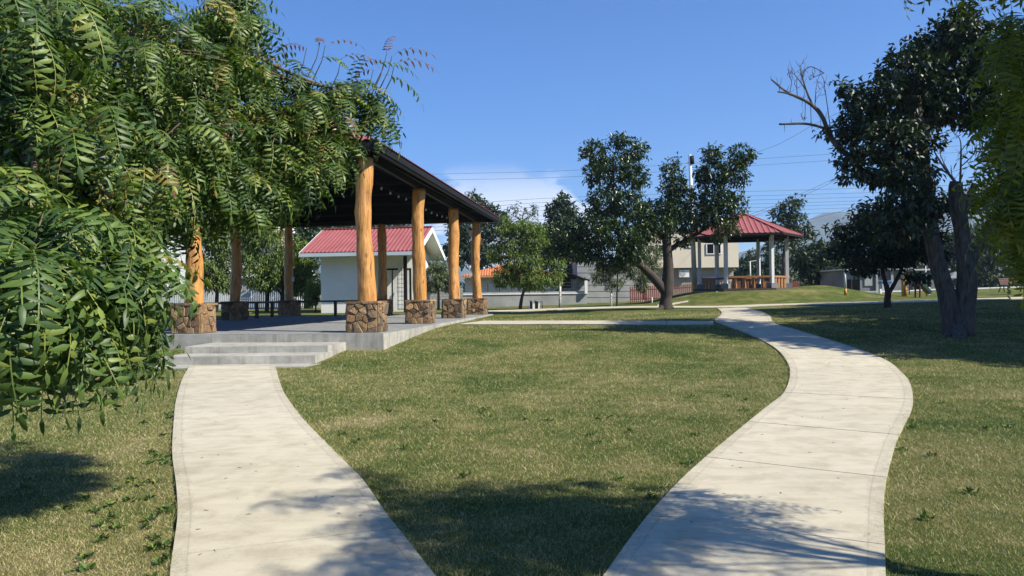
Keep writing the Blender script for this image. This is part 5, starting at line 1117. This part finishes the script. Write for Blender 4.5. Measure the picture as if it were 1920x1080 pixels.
for rim, sg in ((left_L, -1), (left_R, 1), (right_L, -1), (right_R, 1)):
    W_ = np.array([tuple(q) for q in world_pts(rim, 14)]); W_ = W_[W_[:, 1] < 17]; n = 3600
    i = rng.integers(0, len(W_) - 1, n); fr = rng.random(n)[:, None]; p = W_[i] * (1 - fr) + W_[i + 1] * fr
    clump = np.sin(p[:, 1] * 5.1 + sg) + np.sin(p[:, 1] * 13.7 + rim[0][0]) + rng.normal(0, .6, n); p = p[clump > -.2]; n = len(p)
    p[:, 0] += sg * np.abs(rng.normal(.006, .022, n)); p[:, 2] = zt(p[:, 0], p[:, 1]); hh = rng.uniform(.03, .075, n); a = rng.uniform(0, 6.28, n); ww = .0022 * (p[:, 1] / 5) ** .5
    B = np.empty((n, 3, 3)); B[:, 0] = p - np.stack([np.cos(a) * ww, np.sin(a) * ww, a * 0], -1); B[:, 1] = p + np.stack([np.cos(a) * ww, np.sin(a) * ww, a * 0], -1)
    B[:, 2] = p + np.stack([-sg * hh * rng.uniform(-.3, 1.2, n), rng.normal(0, .5, n) * hh, hh * .8], -1)
    Vs.append(B.reshape(-1, 3)); Ts.append(np.arange(3 * n).reshape(-1, 3) + n0); n0 += 3 * n; Rs.append(np.repeat(np.clip(rng.normal(.45, .25, n), 0, 1), 3))
V, T, rn = np.concatenate(Vs), np.concatenate(Ts), np.concatenate(Rs); g_ = np_mesh('grass', V, T, M['blades'], rn); tag(g_, 'short mown grass covering the near lawn', 'grass', kind='stuff')
# broad-leaved weeds along the left rim of the left path
wd_ = []
A = world_pts(left_L)
for k in range(34):
    i = rng.integers(8, len(A) - 20); p = A[i]; off = -abs(rng.normal(.05, .10)); wd_.append((p.x + off, p.y, float(zt(p.x + off, p.y))))
for k in range(15):
    y = rng.uniform(4.2, 6.5); x = -.455 * y - abs(rng.normal(.05, .4)); wd_.append((x, y, 0.0))
for k in range(60):
    y = rng.uniform(4.5, 12); x = rng.uniform(-.68, .68) * y
    if not any(in_poly(np.array([x]), np.array([y]), p)[0] for p in block): wd_.append((x, y, 0.0))
Ps, Ds = [], []
wd_ = [q for q in wd_ if not any(in_poly(np.array([q[0] + .03]), np.array([q[1]]), p)[0] for p in block)]
for (x, y, z) in wd_:
    for k in range(14): d = np.array([random.uniform(-1, 1), random.uniform(-1, 1), random.uniform(.15, 1.0)]); Ps.append([x + random.gauss(0, .02), y + random.gauss(0, .02), float(zt(x, y)) + .01]); Ds.append(d / np.linalg.norm(d))
V, T, rn = leaf_cloud(np.array(Ps), np.array(Ds), .055, .022); o = np_mesh('weeds', V, T, M['leaf_neem'], rn); tag(o, 'small leafy weeds along the left rim of the left path', 'weeds', kind='stuff')
# dry litter on paths and lawn
n = 420; y = rng.uniform(4.2, 18, n); x = rng.uniform(-.66, .66, n) * y; P = np.stack([x, y, zt(x, y) + PH + .004], -1); D = np.stack([rng.normal(size=n), rng.normal(size=n), rng.normal(0, .12, n)], -1); D /= np.linalg.norm(D, axis=1, keepdims=True)
V, T, rn = leaf_cloud(P, D, .045, .007, .4, .1); o = np_mesh('leaf_litter', V, T, M['dead_twig'], rn); tag(o, 'scattered dry leaf litter on paths and lawn', 'litter', kind='stuff')

# ------------------------------------------------------------------ haze
hz = MB().box((0, 0, 300), (8600, 8600, 608)).build('haze', M['white']); hz.data.materials.clear()
m = bpy.data.materials.new('thin_blue_haze'); m.use_nodes = True; n_ = m.node_tree; n_.nodes.clear(); o_ = n_.nodes.new('ShaderNodeOutputMaterial'); pv_ = n_.nodes.new('ShaderNodeVolumePrincipled')
pv_.inputs['Density'].default_value = .00022; pv_.inputs['Color'].default_value = (.60, .76, 1, 1); pv_.inputs['Anisotropy'].default_value = .1
n_.links.new(pv_.outputs[0], o_.inputs['Volume']); hz.data.materials.append(m); tag(hz, 'thin blue air haze over the whole park', 'haze', kind='stuff')
print('objects', len(bpy.data.objects), 'tris', sum(len(o.data.polygons) for o in bpy.data.objects if o.type == 'MESH'))
